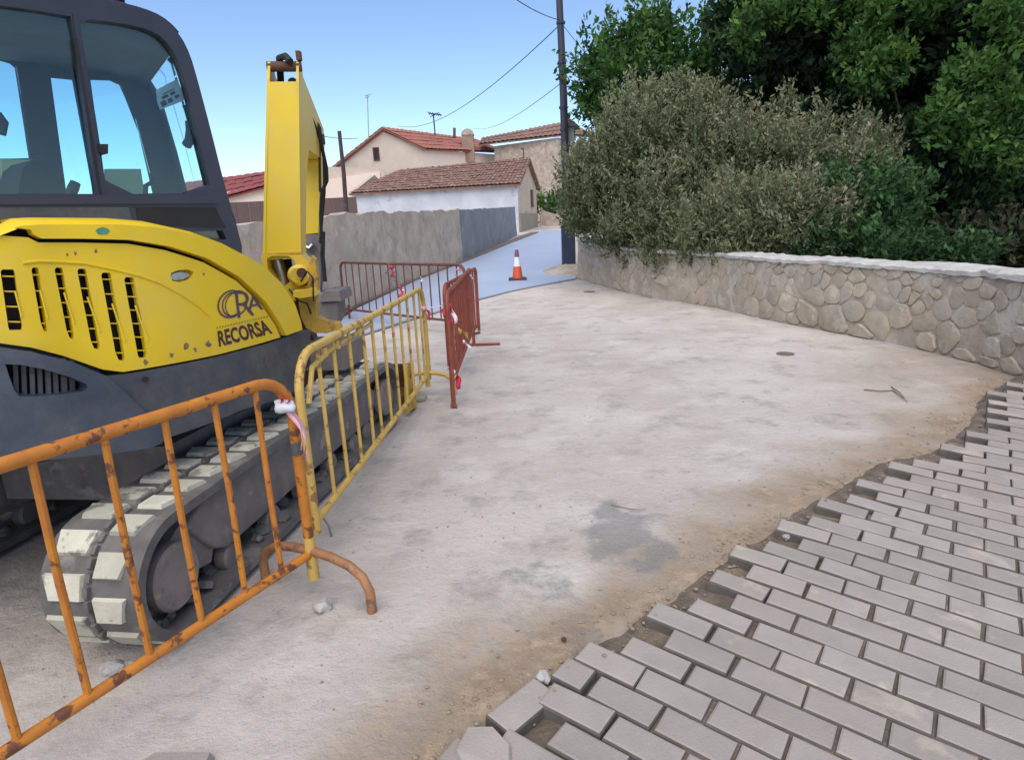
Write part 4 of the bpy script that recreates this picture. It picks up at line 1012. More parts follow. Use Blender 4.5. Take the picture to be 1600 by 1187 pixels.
# recessed door handle, stickers and printing
hp = [(262, 434), (264, 424), (278, 419), (296, 418), (307, 423), (307, 432), (298, 440), (282, 444), (268, 442)]
panel('handle_recess', hp, BODY, .01, yworn, pl_side, step=.05, ins=.028)
panel('handle', [(268, 434), (272, 428), (284, 425), (297, 427), (300, 431), (290, 436), (276, 438)], BODY, .012, chrome, pl_side, step=.05, ins=.012)
panel('sticker', [(146, 361), (150, 357), (157, 355), (164, 357), (168, 361), (164, 366), (157, 367), (150, 366)], BODY, .001, greenp, pl_hood, step=.05, ins=-.0195)
def text_on(S, body, quad, m, name, parent, ins=-.002, off=.018, ext=.001, space=1.0, size=1):
    cu = bpy.data.curves.new('t', 'FONT'); cu.body = body; cu.offset = off; cu.space_character = space; cu.resolution_u = 3; cu.fill_mode = 'FRONT'
    to = bpy.data.objects.new('t', cu); C.objects.link(to); bpy.context.view_layer.update()
    dg = bpy.context.evaluated_depsgraph_get(); me = bpy.data.meshes.new_from_object(to.evaluated_get(dg)); bpy.data.objects.remove(to)
    xs = [v.co.x for v in me.vertices]; ys = [v.co.y for v in me.vertices]; x0, x1, y0, y1 = min(xs), max(xs), min(ys), max(ys)
    TL, TR_, BR, BL = [np.array(q, float) for q in quad]; V = []
    for v in me.vertices:
        a = (v.co.x-x0)/(x1-x0); b = (v.co.y-y0)/(y1-y0); p = (BL*(1-a)+BR*a)*(1-b)+(TL*(1-a)+TR_*a)*b
        V.append(S.xyz(*S.uv(*p), ins))
    return obj(name, V, [tuple(p.vertices) for p in me.polygons], m, parent)
text_on(BODY, 'RECORSA', [(339, 517), (415, 499), (426, 521), (342, 542)], letter, 'lettering', pl_side, off=.03)
def ringpx(cx, cy, rx, ry, w_, a0, a1, name='emblem', n=26, tilt=-.15, m=logo_m):
    O = []; I = []
    for k in range(n+1):
        a = math.radians(a0+(a1-a0)*k/n)
        for R_, lst in ((1, O), (0, I)):
            ex_, ey = ((rx, ry) if R_ else (rx-w_, ry-w_)); x = ex_*math.cos(a); y = -ey*math.sin(a); lst.append((cx+x, cy+y+tilt*x))
    V = [BODY.xyz(*BODY.uv(*p), -.003) for p in O+I]; nn = n+1
    return obj(name, V, [(i, i+1, nn+i+1, nn+i) for i in range(n)], m, pl_side)
ringpx(360, 475, 21, 22, 2.6, 50, 318); ringpx(362, 475.5, 16, 19, 2.0, 62, 300); ringpx(367, 476, 16, 19.5, 1.6, 90, 270)
ringpx(372, 473, 14, 19.5, 2.2, -95, 95)
text_on(BODY, 'R', [(366, 455), (394, 455), (397, 492), (371, 497)], logo_m, 'emblem', pl_side, ins=-.0034, off=-.012)
text_on(BODY, 'A', [(388, 462), (401, 460), (411, 483), (386, 488)], logo_m, 'emblem', pl_side, ins=-.0034, off=.0)
for k in range(20):
    x = 338+k*4.3; y = 511-k*.97; panel('small_print', [(x, y), (x+2.2, y-.5), (x+2.4, y+2.4), (x+.2, y+2.9)], BODY, .0005, olivep, pl_side, step=.1, ins=-.0015)
for (x, y, a_, b_) in ((414, 562, 5, 9), (423, 560, 5, 9), (432, 558, 6, 9), (441, 557, 5, 8), (418, 573, 4, 4), (431, 571, 7, 4)):
    panel('worn_decal', [(x-a_/2, y-b_/2), (x+a_/2, y-b_/2-1), (x+a_/2, y+b_/2-1), (x-a_/2, y+b_/2)], BODY, .0005, mat('worn_decal', (.14, .09, .08), (.07, .07, .08), 60, .8) if 'worn_decal' not in MATS else MATS['worn_decal'], pl_sk, step=.1, ins=.0025)
MB().disc(BODY.xyz(*BODY.uv(227, 592), .0), (.7, -.7, 0), .012, .012, 8).build('bolt', black, pl_sk)
for (x, y, r_) in ((290, 541, 5), (305, 546, 3), (325, 538, 5), (268, 555, 4), (227, 566, 4), (318, 428, 2), (105, 398, 2), (118, 396, 3), (150, 393, 3)):
    panel('paint_chip', [(x+r_*math.cos(a)*random.uniform(.5, 1.2), y+r_*1.3*math.sin(a)*random.uniform(.5, 1.2)) for a in np.linspace(0, 5.6, 8)], BODY, .0004, MATS['chipped_paint'], pl_side, step=.2, ins=-.001)
# --- cab
hh = np.array([.616, .788]); rr2 = np.array([.788, -.616]); CW = 1.0
CS = PlaneS((-1.88, 2.62), hh, rr2)
lp2 = np.array([-1.88, 2.62])-rr2*CW; CS2 = PlaneS(lp2, hh, rr2)
cab_px = [(-170, -52), (-60, -38), (60, -20), (150, -2), (205, 10), (240, 21), (263, 35), (283, 57), (297, 85), (308, 122), (330, 205), (350, 285), (366, 340), (377, 384), (378, 420), (200, 430), (0, 430), (-170, 430)]
rear_h = [(-150, -22), (-60, -10), (0, 9), (60, 17), (110, 26), (120, 75), (135, 170), (152, 303), (60, 303), (-150, 303)]
front_h = [(121, 28), (194, 37), (232, 46), (256, 60), (274, 85), (287, 118), (300, 170), (318, 250), (331, 301), (167, 304), (155, 215), (140, 125), (130, 70)]
low_h = [(296, 362), (348, 360), (354, 374), (330, 374)]
cab_px = chaikin(cab_px, 1); cabf = panel('cab_frame', cab_px, CS, .05, cabm, ex, holes=[rear_h, chaikin(front_h, 1), low_h], step=.12)
panel('sill_trim', [(-150, 306), (0, 306), (333, 305), (338, 318), (0, 320), (-150, 320)], CS, .02, cabm, cabf, step=.2, ins=-.012)
panel('lower_panel', [(-150, 324), (200, 324), (208, 352), (-150, 352)], CS, .012, dkgrey, cabf, step=.2, ins=-.006)
panel('lower_panel', [(212, 324), (336, 324), (352, 356), (216, 352)], CS, .012, black, cabf, step=.2, ins=-.004)
rp = panel('side_window', [(-152, -24), (-60, -12), (0, 7), (60, 15), (112, 24), (122, 75), (137, 170), (154, 305), (60, 305), (-152, 305)], CS, .005, glass, ex, step=.3, ins=.020)
fp = panel('side_window', [(119, 26), (194, 35), (233, 44), (258, 59), (276, 84), (289, 118), (302, 170), (320, 250), (333, 303), (165, 306), (153, 215), (138, 125), (128, 70)], CS, .005, glass, ex, step=.3, ins=.028)
panel('low_window', [(294, 360), (350, 358), (357, 376), (328, 376)], CS, .005, glass, ex, step=.3, ins=.03)
panel('window_divider', [(113, 22), (122, 24), (165, 306), (151, 306)], CS, .03, cabm, cabf, step=.2, ins=-.006)
panel('window_latch', [(152, 226), (166, 226), (166, 241), (158, 243), (153, 238)], CS, .03, black, cabf, step=.2, ins=-.02)
panel('window_seal', [(115, 60), (118, 60), (158, 304), (154, 304)], CS, .01, black, cabf, step=.2, ins=-.012)
# same outline, carried across to the far side of the cab
DL = CS2.uv(276, 250)[0]-CS.uv(341, 250)[0]; print('DL', DL)
cab_uv = [CS.uv(*p) for p in cab_px]; um = CS.uv(60, 200)[0]; cab_uv = [(u+(DL if u > um else DL*max(0, (u-cab_uv[0][0])/(um-cab_uv[0][0]))), v) for u, v in cab_uv]
def lh(L): return [CS2.uv(*p) for p in L]
lh1 = lh([(-150, 88), (-60, 90), (3, 92), (20, 97), (28, 104), (50, 247), (15, 248), (-150, 248)])
lh2 = lh([(79, 119), (118, 123), (151, 303), (104, 303)])
lh3 = lh([(141, 123), (177, 124), (192, 131), (201, 151), (222, 205), (244, 302), (166, 303)])
panel('left_cab_frame', cab_uv, CS2, .05, inner, ex, holes=[lh1, lh2, lh3], step=.12, pix=False)
panel('left_window', [(a, b) for a, b in lh([(-152, 86), (25, 90), (52, 250), (-152, 250)])], CS2, .004, glass, ex, step=.4, ins=.02, pix=False)
panel('left_window', [(a, b) for a, b in lh([(76, 116), (120, 121), (180, 122), (205, 150), (246, 305), (100, 305)])], CS2, .004, glass, ex, step=.4, ins=.02, pix=False)
# roof skin and front corner: strips between the two outlines
uL = CS.uv(-170, -52)[0]
def span(name, pts, m, d0=0.0, d1=CW, inset=0.0, th=.03):
    V = []
    for (u, v) in pts:
        for d_ in (d0, d1): q = CS.xyz(u+DL*d_/CW*(1 if u > um else max(0, (u-uL)/(um-uL))), v, d_); V.append(q)
    n = len(pts); Fc = [(2*i, 2*i+1, 2*i+3, 2*i+2) for i in range(n-1)]
    o = MB().add(V, Fc).build(name, m, ex, True)
    md = o.modifiers.new('thickness', 'SOLIDIFY'); md.thickness = th; md.offset = 0
    return o
uv = lambda *L: [CS.uv(*p) for p in L]
rp_ = sorted([p for p in cab_px if p[1] < 60 and p[0] < 290], key=lambda p: p[0])
span('cab_roof', uv(*rp_), cabm, .01, CW+.04, th=.02)
span('roof_lining', uv((-170, -30), (-60, -18), (60, 2), (150, 18), (200, 28), (232, 40), (262, 50), (280, 66)), lining, .05, CW-.01)
wsg = span('windshield', uv((283, 62), (297, 90), (308, 124), (330, 205), (349, 285), (356, 318)), glassmat('clear_windshield', (.95, .99, .99), 1.001), .05, CW-.01, th=.006)
span('front_panel', uv((354, 312), (366, 340), (377, 384), (378, 420)), cabm, .05, CW)
lcf = span('left_front_pillar', uv((272, 45), (297, 88), (308, 124), (330, 205), (349, 285), (356, 318)), inner, CW-.05, CW+.03)
panel('rear_cab_wall', [(0, 1.0), (CW, 1.0), (CW, CS.uv(-165, 300)[1]), (0, CS.uv(-165, 300)[1])], PlaneS(CS.P+hh*CS.uv(-165, 100)[0], -rr2, -hh), .05, inner, ex, step=.3, pix=False)
for d_ in (.02, CW-.02):
    MB().tube([CS.xyz(*CS.uv(-165, y), d_) for y in (300, 150, -45)], .04, 8).build('rear_pillar', cabm, ex, True)
# small things in and on the cab
q = CS.uv(200, 8); P = np.array(CS.xyz(q[0], q[1], .12)); bc = MB().disc(P, (0, 0, 1), .05, .03, 16).disc(P+np.array([0, 0, .03]), (0, 0, 1), .042, .10, 16, .012); bc.build('beacon', mat('beacon_dome', (.06, .02, .09), (.03, .015, .05), 5, .25), ex, True)
DB = .72
def inpt(px, py, d_): S_ = PlaneS(CS.P-rr2*d_, hh, rr2); return np.array(S_.xyz(*S_.uv(px, py)))
def incab(name, outline, d_, th, m): S_ = PlaneS(CS.P-rr2*d_, hh, rr2); return panel(name, outline, S_, th, m, ex, step=.1)
st_ = incab('seat_back', [(30, 290), (36, 262), (50, 250), (70, 250), (90, 262), (100, 303), (104, 420), (26, 420)], .50, .30, black)
incab('seat_cushion', [(20, 360), (190, 360), (195, 385), (20, 400)], .35, .5, black)
b2 = incab('storage_panel', [(2, 249), (64, 250), (70, 302), (70, 320), (6, 320)], .92, .03, paperm)
b3 = incab('storage_panel', [(166, 264), (220, 264), (226, 303), (226, 320), (168, 320)], .92, .03, paperm)
p = inpt(104, 320, .45); q = inpt(118, 285, .45); js = MB().tube([p-np.array([0, 0, .2]), p, p*.3+q*.7, q], [.012, .016, .026, .022], 10).build('joystick', black, ex, True)
p = inpt(232, 285, .5); MB().tube([inpt(226, 330, .5), inpt(228, 290, .5), inpt(240, 284, .5)], .012, 6).build('control_lever', black, ex, True)
MB().tube([inpt(-5, 178, .7), inpt(6, 192, .7), inpt(2, 210, .7)], .02, 6).build('seat_belt_hook', black, ex, True)
# windshield sticker, wiper arm and mirror bracket
WSu = lambda px, py: None
def stick(outline, d_, m, name, par_=ex): S_ = PlaneS(CS.P-rr2*d_, hh, rr2); return panel(name, outline, S_, .002, m, par_, step=.2)
skp = stick([(244, 141), (276, 124), (290, 152), (286, 158), (250, 172), (246, 160)], .10, whitep, 'windshield_sticker')
def bar(L, d_, r_, m, name): return MB().tube([inpt(x, y, d_) for x, y in L], r_, 6).build(name, m, ex, True)
PS = PlaneS(CS.P-rr2*.097, hh, rr2)
for (L) in ([(252, 152), (262, 147), (264, 151), (254, 156)], [(265, 146), (272, 142), (275, 146), (267, 150)], [(250, 160), (258, 156), (262, 163), (254, 168)], [(261, 156), (268, 152), (271, 158), (264, 162)], [(272, 150), (279, 147), (281, 151), (275, 155)], [(254, 147), (272, 138), (273, 139), (255, 149)]):
    panel('sticker_mark', L, PS, .0006, letter, skp, step=.2)
bar([(250, 175), (258, 190), (268, 240), (276, 290)], .2, .007, black, 'wiper_arm')
mr_ = bar([(287, 165), (293, 178), (296, 190)], .08, .008, black, 'mirror_bracket')
bar([(297, 190), (298, 205), (296, 220), (291, 228)], .08, .022, black, 'mirror')
# --- boom, arm, bucket
bx0 = at(470, 400, 4.85); ub = np.array([-.17, .985]); ub /= np.linalg.norm(ub); nb_ = np.array([ub[1], -ub[0]])
BS = PlaneS(bx0[:2], ub, nb_)
def b3d(s, z, d=0):          # box section narrows towards the head and leans a little off the vertical
    k = min(1, max(0, (z-z4)/1.65))*(1-.15*min(1, s/2)); return np.array(BS.xyz(s, z, (d-BWd/2)*(1-.30*k)+BWd/2-.21*k))
zt = at(450, 92, 4.95)[2]; BWd = .275
z4 = at(440, 400, 4.85)[2]
prof = [(0, z4-.02), (.03, z4+.6), (.07, zt-.14), (.09, zt-.02), (.20, zt), (.34, zt-.07), (1.95, 2.62), (2.02, 2.50), (1.94, 2.32), (.62, 2.28), (.42, 2.05), (.34, 1.7), (.30, z4-.02)]
# side plates with a webbed back plate so the top opening shows sky through
for d_, nm in ((0, 'boom_side_plate'), (BWd-.018, 'boom_side_plate')):
    MB().prism([b3d(s, z, d_) for s, z in prof], (*(-nb_*.018), 0)).build(nm, yellow2, ex)
zo = at(440, 127, 4.9)[2]
bw = MB().prism([b3d(.006, z4-.02, .018), b3d(.006, z4-.02, BWd-.018), b3d(.065, zo, BWd-.018), b3d(.065, zo, .018)], (*(ub*.02), 0)).build('boom', yellow2, ex)
MB().prism([b3d(.62, zt-.130, .018), b3d(.64, zt-.135, .018), b3d(1.95, 2.616, .018), b3d(1.95, 2.60, .018), b3d(.64, zt-.155, .018), b3d(.62, zt-.15, .018)], (*(-nb_*(BWd-.036)), 0)).build('boom_top_plate', yellow2, ex)
MB().prism([b3d(1.94, 2.325, .018), b3d(.62, 2.285, .018), b3d(.42, 2.055, .018), b3d(.34, 1.7, .018), b3d(.30, z4, .018), b3d(.285, z4, .018), b3d(.325, 1.7, .018), b3d(.405, 2.06, .018), b3d(.61, 2.30, .018), b3d(1.94, 2.34, .018)], (*(-nb_*(BWd-.036)), 0)).build('boom_bottom_plate', yellow2, ex)
MB().disc(b3d(.12, zt-.045, -.02), (*(-nb_), 0), .035, BWd*.7+.045, 16).build('boom_pin', rust, ex, True)
MB().tube([b3d(.05, zt-.03, .07), b3d(.09, zt+.015, .12), b3d(.12, zt+.012, .18), b3d(.3, zt-.12, .2)], .026, 7).build('hose', black, ex, True)
MB().box(b3d(.10, zt+.02, .0), (.03, .05, .06)).build('pin_bracket', rust, ex)
MB().tube([b3d(.16, zt-.14, .07), b3d(.5, 2.62, .07)], .035, 10).build('lift_cylinder', black, ex, True)
# seam at the foot of the boom
MB().box(b3d(.0, z4+.02, BWd/2), (BWd+.02, .012, .012), np.stack([[*nb_, 0], [*ub, 0], [0, 0, 1]], 1)).build('weld_seam', yworn, ex)
# foot casting with the big round opening
fz0 = at(440, 500, 4.85)[2]; FS = PlaneS(bx0[:2]-ub*.015, nb_, -ub)
foot = panel('boom_foot', [(408, 398), (470, 398), (482, 410), (490, 430), (478, 450), (462, 470), (440, 470), (425, 455), (412, 430)], FS, .30, yellow2, ex, holes=[[(417, 404), (424, 400), (450, 400), (460, 406), (463, 420), (455, 438), (440, 452), (428, 436), (418, 420)]], step=.06)
fp_ = [at(x, y, 5.0) for x, y in ((432, 405), (440, 430), (446, 470), (450, 520))]; MB().tube(fp_, .05, 10).build('lift_cylinder', chrome, ex, True)
fp_ = [at(x, y, 5.05) for x, y in ((448, 405), (452, 430), (458, 470))]; MB().tube(fp_, .035, 10).build('hose', black, ex, True)
MB().disc(at(470, 428, 4.82), (*(-ub), 0), .075, .16, 20, .02).build('pivot_boss', yellow2, ex, True)
MB().disc(at(472, 426, 4.64), (*(-ub), 0), .035, .03, 14).build('pivot_pin', rust, ex, True)
pl1 = panel('swing_bracket', [(462, 452), (480, 446), (486, 400), (492, 405), (497, 440), (494, 475), (496, 495), (510, 503), (530, 506), (534, 514), (510, 521), (492, 520), (478, 512), (470, 495), (466, 470)], PlaneS(at(490, 450, 4.75)[:2], nb_, -ub), .14, yworn, ex, step=.08)
panel('swing_plate', [(458, 455), (490, 452), (494, 462), (470, 466), (458, 464)], PlaneS(at(490, 450, 4.6)[:2], nb_, -ub), .3, yellow2, ex, step=.1)
panel('swing_post', [(440, 466), (480, 466), (486, 520), (500, 560), (440, 560)], PlaneS(at(470, 480, 4.95)[:2], nb_, -ub), .25, rust, ex, step=.1)
# dipper arm hanging from the boom tip
AYn = 6.55
def w3(px, py, Y=AYn): return at(px, py, Y)
MB().prism([w3(473, 222), w3(497, 212), w3(500, 232), w3(499, 300), w3(497, 366), w3(476, 366), w3(474, 300)], (-.03, .24, 0)).build('dipper_arm', yellow2, ex)
MB().prism([w3(476, 366), w3(499, 364), w3(503, 400), w3(500, 455), w3(486, 462), w3(478, 420)], (-.03, .2, 0)).build('arm_end', steel, ex)
MB().tube([w3(476, 385, 6.5), w3(484, 388, 6.5), w3(490, 382, 6.5)], .03, 8).build('link_pin', chrome, ex, True)
MB().disc(w3(499, 218, 6.5), (1, .2, 0), .05, .05, 12).build('pivot_pin', rust, ex, True)
MB().tube([w3(505, 362), w3(504, 400), w3(508, 440)], .022, 8).build('bucket_cylinder', black, ex, True)
MB().tube([w3(493, 190, 6.2), w3(499, 200, 6.2), w3(503, 230, 6.2), w3(510, 262, 6.3), w3(511, 282, 6.3), w3(503, 300, 6.4), w3(501, 335, 6.4), w3(502, 370, 6.4)], .017, 8).build('hose', black, ex, True)
MB().tube([w3(456, 128, 5.2), w3(467, 145, 5.4), w3(478, 168, 5.7), w3(491, 194, 6.1), w3(499, 225, 6.3), w3(500, 300, 6.4)], .013, 7).build('hose', rust, ex, True)
MB().box(w3(471, 144, 5.35), (.05, .06, .07)).build('hose_clamp', black, ex)
MB().tube([w3(461, 132, 5.2), w3(472, 150, 5.4), w3(484, 178, 5.75), w3(496, 205, 6.1), w3(506, 240, 6.2), w3(507, 300, 6.3), w3(503, 345, 6.4), w3(500, 380, 6.4)], .013, 7).build('hose', black, ex, True)
MB().tube([w3(470, 440, 4.6), w3(480, 424, 4.55), w3(489, 434, 4.55), w3(490, 470, 4.6)], .006, 7).build('hose', black, ex, True)
MB().tube([w3(452, 452, 4.65), w3(466, 470, 4.6), w3(480, 474, 4.6), w3(486, 490, 4.65)], .007, 7).build('hose', black, ex, True)
# bucket: curved shell with side cheeks
bkY = 6.4; prof_b = [(502, 458), (520, 456), (528, 470), (530, 500), (522, 514), (500, 520), (470, 520), (440, 515), (432, 495), (440, 470)]
bk = MB().prism([w3(x, y, bkY) for x, y in prof_b], (-.05, .5, 0)).build('bucket', steel, ex); bevel(bk, .02, 2)
MB().prism([w3(x, y, bkY-.03) for x, y in ((505, 455), (529, 455), (533, 470), (500, 472))], (0, .5, 0)).build('bucket_ear', hubm, ex)
# blade at the front and its arms
MB().prism([T3(3.50, .02, -.02), T3(3.57, .0, -.02), T3(3.63, .22, -.02), T3(3.55, .44, -.02), T3(3.50, .44, -.02), T3(3.56, .22, -.02)], (*(-tn*1.95), 0)).build('dozer_blade', rust, ex)
MB().prism([T3(3.34, .04, -.03), T3(3.60, .02, -.03), T3(3.60, .45, -.03), T3(3.42, .45, -.03)], (*(-tn*.035), 0)).build('blade_end_plate', yworn, ex)
for d_ in (.6, 1.2): MB().prism([T3(2.2, .30, d_), T3(3.49, .2, d_), T3(3.49, .32, d_), T3(2.2, .42, d_)], (*(-tn*.10), 0)).build('blade_arm', rust, ex)
MB().prism([T3(2.55, .62, .18), T3(3.0, .62, .18), T3(3.0, .80, .18), T3(2.55, .80, .18)], (*(-tn*.9), 0)).build('front_frame', steel, ex)
# ================================================================== BARRIERS
def barrier(name_, label, p0, p1, zt_, zb_, mtl, fr, legs, r=.0215, rb=.0115, grp='crowd barriers fencing off the digger', corner=.13, lean=(0, 0), footm=None):
    p0 = np.array(p0, float); p1 = np.array(p1, float); d = p1-p0; L = np.linalg.norm(d); d /= L; n = np.array([d[1], -d[0]]); lean = np.array(lean)
    q = lambda s, z, o_=0: np.array([*(p0+d*s+n*o_+lean*z), z])
    t = thing('crowd_barrier', label, 'barrier', (*((p0+p1)/2), 0), grp)
    top = []
    for k in range(7): a = math.pi/2*k/6; top.append(q(corner*(1-math.cos(a)) if False else corner-corner*math.cos(a), zt_-corner+corner*math.sin(a)))
    end = [q(L-corner+corner*math.sin(math.pi/2*k/6), zt_-corner+corner*math.cos(math.pi/2*k/6)) for k in range(7)]
    MB().tube([q(0, .14)]+[q(0, .5)]+top+[q(L*.25, zt_-.004), q(L*.5, zt_-.007), q(L*.75, zt_-.004)]+end+[q(L, .5), q(L, .14)], r, 12).build('frame', mtl, t, True)
    MB().tube([q(0, zb_), q(L*.33, zb_-.004), q(L*.66, zb_-.005), q(L, zb_)], r*.9, 10).build('bottom_rail', mtl, t, True)
    for s in fr:
        s_ = s*L; zt2 = zt_-.006
        if s_ < corner: zt2 = zt_-corner+math.sqrt(max(0, corner**2-(corner-s_)**2))
        if L-s_ < corner: zt2 = zt_-corner+math.sqrt(max(0, corner**2-(corner-L+s_)**2))
        wv = random.uniform(-.004, .004)
        MB().tube([q(s_, zb_), q(s_+wv, (zb_+zt2)/2, wv), q(s_, zt2)], rb, 8).build('upright_bar', mtl, t, True)
    for s, spread, kind in legs:
        s_ = s*L
        if kind == 'arch':
            pts = [q(s_, .005, spread), q(s_, .10, spread*1.0), q(s_, .165, spread*.9), q(s_, .205, spread*.68), q(s_, .225, spread*.35), q(s_, .23, 0), q(s_, .225, -spread*.35), q(s_, .205, -spread*.68), q(s_, .165, -spread*.9), q(s_, .10, -spread), q(s_, .005, -spread)]
            MB().tube(pts, r*.92, 10).build('leg', footm or mtl, t, True)
            MB().tube([q(s_, .09), q(s_, .3)], r*1.12, 10).build('socket', cream, t, True)
        elif kind == 'bar':
            MB().tube([q(s_, .02, spread), q(s_, .03, -spread)], r*.8, 8).build('leg', footm or mtl, t, True); MB().tube([q(s_, .02), q(s_, .3)], r, 8).build('socket', mtl, t, True)
    return t, q
OA = np.array([-.955, 2.63]); OD = np.array([-.47, -.883]); OD /= np.linalg.norm(OD)
OB = OA+OD*2.35
OS = PlaneS(OA, OD, (OD[1], -OD[0]))
fr_o = []
for x, y in ((417, 735), (359, 780), (286, 812), (200, 860), (96, 912), (-10, 960), (-130, 1010)):
    fr_o.append(OS.uv(x, y)[0]/2.35)
sp = np.mean(np.diff(fr_o[:5])); fr_o = fr_o[:5]+[fr_o[4]+sp*k for k in range(1, 9)]; fr_o = [f for f in fr_o if f < .97]
ob, oq = barrier('o', 'orange rusty crowd barrier nearest the camera in front of the track', OA, OB, 1.05, .215, orange, fr_o, [(0.0, .33, 'arch'), (.93, .33, 'arch')], r=.0235, rb=.0125, corner=.16, footm=mat('rusty_tan_paint', (.36, .17, .07), (.27, .115, .055), 9, .6, .2, c3=(.16, .085, .055), f3=.54, s3=12))
YA = np.array([-1.035, 2.98]); YB = np.array([-.83, 6.2])
Ly = np.linalg.norm(YB-YA); YD = (YB-YA)/Ly; YS = PlaneS(YA, YD, (YD[1], -YD[0]))
fr_y = [YS.uv(x, y)[0]/Ly for x, y in ((508, 650), (532, 640), (555, 620), (575, 600), (590, 600), (606, 590), (620, 580), (632, 570), (643, 560), (653, 550), (661, 545), (668, 540))]
yb_, yq = barrier('y', 'cream yellow crowd barrier running away beside the excavator track', YA, YB, 1.06, .20, cream, fr_y, [(.97, .26, 'arch')], r=.0225, rb=.0115, corner=.2)
MB().tube([yq(.10, .80), yq(.2, .965), yq(.5, 1.0), yq(Ly*.42, 1.005)], .014, 8).build('upper_inner_rail', cream, yb_, True)
for s_ in (.40, .62, 1.05): MB().disc(yq(s_, 1.03, .0), (0, 0, -1), .018, .05, 8).build('hook_lug', cream, yb_, True)
RA_ = np.array([-.545, 5.6]); RB_ = np.array([-.50, 8.6])
rb_, rq = barrier('r', 'brick red crowd barrier seen almost end on beyond the yellow one', RA_, RB_, 1.05, .24, redp, list(np.linspace(.06, .94, 14)), [(.99, .36, 'bar'), (0.0, .03, 'bar')], r=.0215, rb=.011, corner=.12)
BA_ = np.array([-.62, 9.3]); BB_ = np.array([-3.0, 11.6])
bb_, bq = barrier('b', 'brown rusty crowd barrier standing crossways between the bucket and the red barrier', BA_, BB_, 1.06, .22, brownp, list(np.linspace(.05, .95, 15)), [(.02, .3, 'bar'), (.96, .3, 'bar')], r=.022, rb=.011, corner=.13)
bb2, bq2 = barrier('b2', 'second brick red crowd barrier leaning against the far end of the red one', (-.66, 6.6), (-.44, 9.0), 1.03, .24, redp, list(np.linspace(.06, .94, 13)), [], r=.0215, rb=.011, corner=.12)
# tape and ties knotted round the barriers
def knot(P, r_, m, label, tails, tm, cat='tape', name='plastic_tie', seed=1):
    P = np.array(P, float); rr_ = random.Random(seed); t = thing(name, label, cat, tuple(P))
    bm = bmesh.new(); bmesh.ops.create_icosphere(bm, subdivisions=2, radius=r_)
    for v in bm.verts: v.co = v.co*(1+.5*noise.noise(v.co*(2.2/r_*.5)+Vector((seed, 0, 0)))); v.co.z *= .75
    me = bpy.data.meshes.new('knot'); bm.to_mesh(me); bm.free(); me.shade_smooth(); me.materials.append(m); o = bpy.data.objects.new('knot', me); C.objects.link(o); o.location = P; par(o, t)
    for (dx, dy, dz, wd, cm) in tails:
        V = []; n = 9; e = np.array([dx, dy, dz])
        for k in range(n+1):
            s = k/n; c = P+np.array([dx*math.sin(s*1.6), dy*math.sin(s*1.6), dz*s*s*.6+dz*.4*s])+np.array([.012*math.sin(s*7+seed), .01*math.sin(s*5), 0])
            tw = s*2.5+seed; wv = np.array([math.cos(tw), math.sin(tw), 0])*wd/2; V += [c-wv, c+wv]
        o2 = obj('tape_tail', V, [(2*i, 2*i+1, 2*i+3, 2*i+2) for i in range(n)], cm, t, True)
        md = o2.modifiers.new('thickness', 'SOLIDIFY'); md.thickness = .001
    return t
kp = oq(.03, .93); knot(kp, .045, whitep, 'white plastic tie with pink tape tail knotted round the orange barrier post', [(.07, -.02, -.24, .035, pinkpl), (.06, -.03, -.19, .02, pinkpl), (.02, -.03, .05, .03, redpl), (-.01, -.04, .06, .025, redpl)], None, seed=3)
MB_ = MB().tube([oq(0, .70), oq(0, .755)], .0265, 12).build('grey_tape_wrap', dkgrey, ob, True)
knot(yq(Ly*.99, .86), .028, pinkpl, 'pink and white tape knot at the top far end of the yellow barrier', [(.16, .0, -.01, .04, pinkpl), (-.12, 0, -.005, .035, whitep), (.06, 0, -.12, .03, redpl), (.2, .1, .02, .03, whitep)], None, seed=5)
knot(rq(.12, .93), .03, redpl, 'red and white tape bunched on the near top corner of the red barrier', [(.03, 0, -.18, .06, redpl), (.05, 0, -.16, .04, whitep), (-.05, 0, -.1, .04, redpl)], None, seed=8)
knot(rq(.05, .33), .032, whitep, 'white and crimson tape tied low on the near end of the red barrier', [(.06, 0, -.16, .05, redpl), (.02, -.02, -.08, .03, cream), (-.02, 0, .06, .03, whitep)], None, seed=11)
knot(rq(.9, .56), .035, cream, 'beige cloth rag wound round the bars of the red barrier', [(.10, .1, -.12, .05, cream), (-.03, 0, .12, .05, cream)], None, cat='rag', name='cloth_rag', seed=12)
knot(rq(1.3, .38), .03, whitep, 'small white tape scrap hanging on the right face of the red barrier', [(.07, 0, -.09, .04, whitep)], None, seed=14)
knot(rq(2.9, .97), .028, whitep, 'white scrap at the top far corner of the red barrier', [(.03, 0, -.06, .03, whitep)], None, seed=15)
knot(bq(1.75, 1.0), .035, redpl, 'upper red and white tape scrap on the brown barrier rail', [(0, 0, -.16, .07, redpl), (.05, 0, -.14, .05, whitep), (-.1, 0, -.1, .03, brownp)], None, seed=16)
knot(bq(1.55, .55), .05, redpl, 'lower crimson tape scrap on the bars of the brown barrier', [(0, 0, .16, .05, redpl), (0.05, 0, .1, .05, whitep)], None, seed=17)
knot(bq(1.0, .80), .022, whitep, 'tiny white tape scrap on the brown barrier bars', [(0, 0, .08, .02, whitep)], None, seed=18)
knot(bq(.12, 1.0), .03, pinkpl, 'pink and white tape wound on the corner of the brown barrier', [(0.03, 0, -.16, .05, whitep), (-.05, 0, -.1, .04, pinkpl)], None, seed=19)

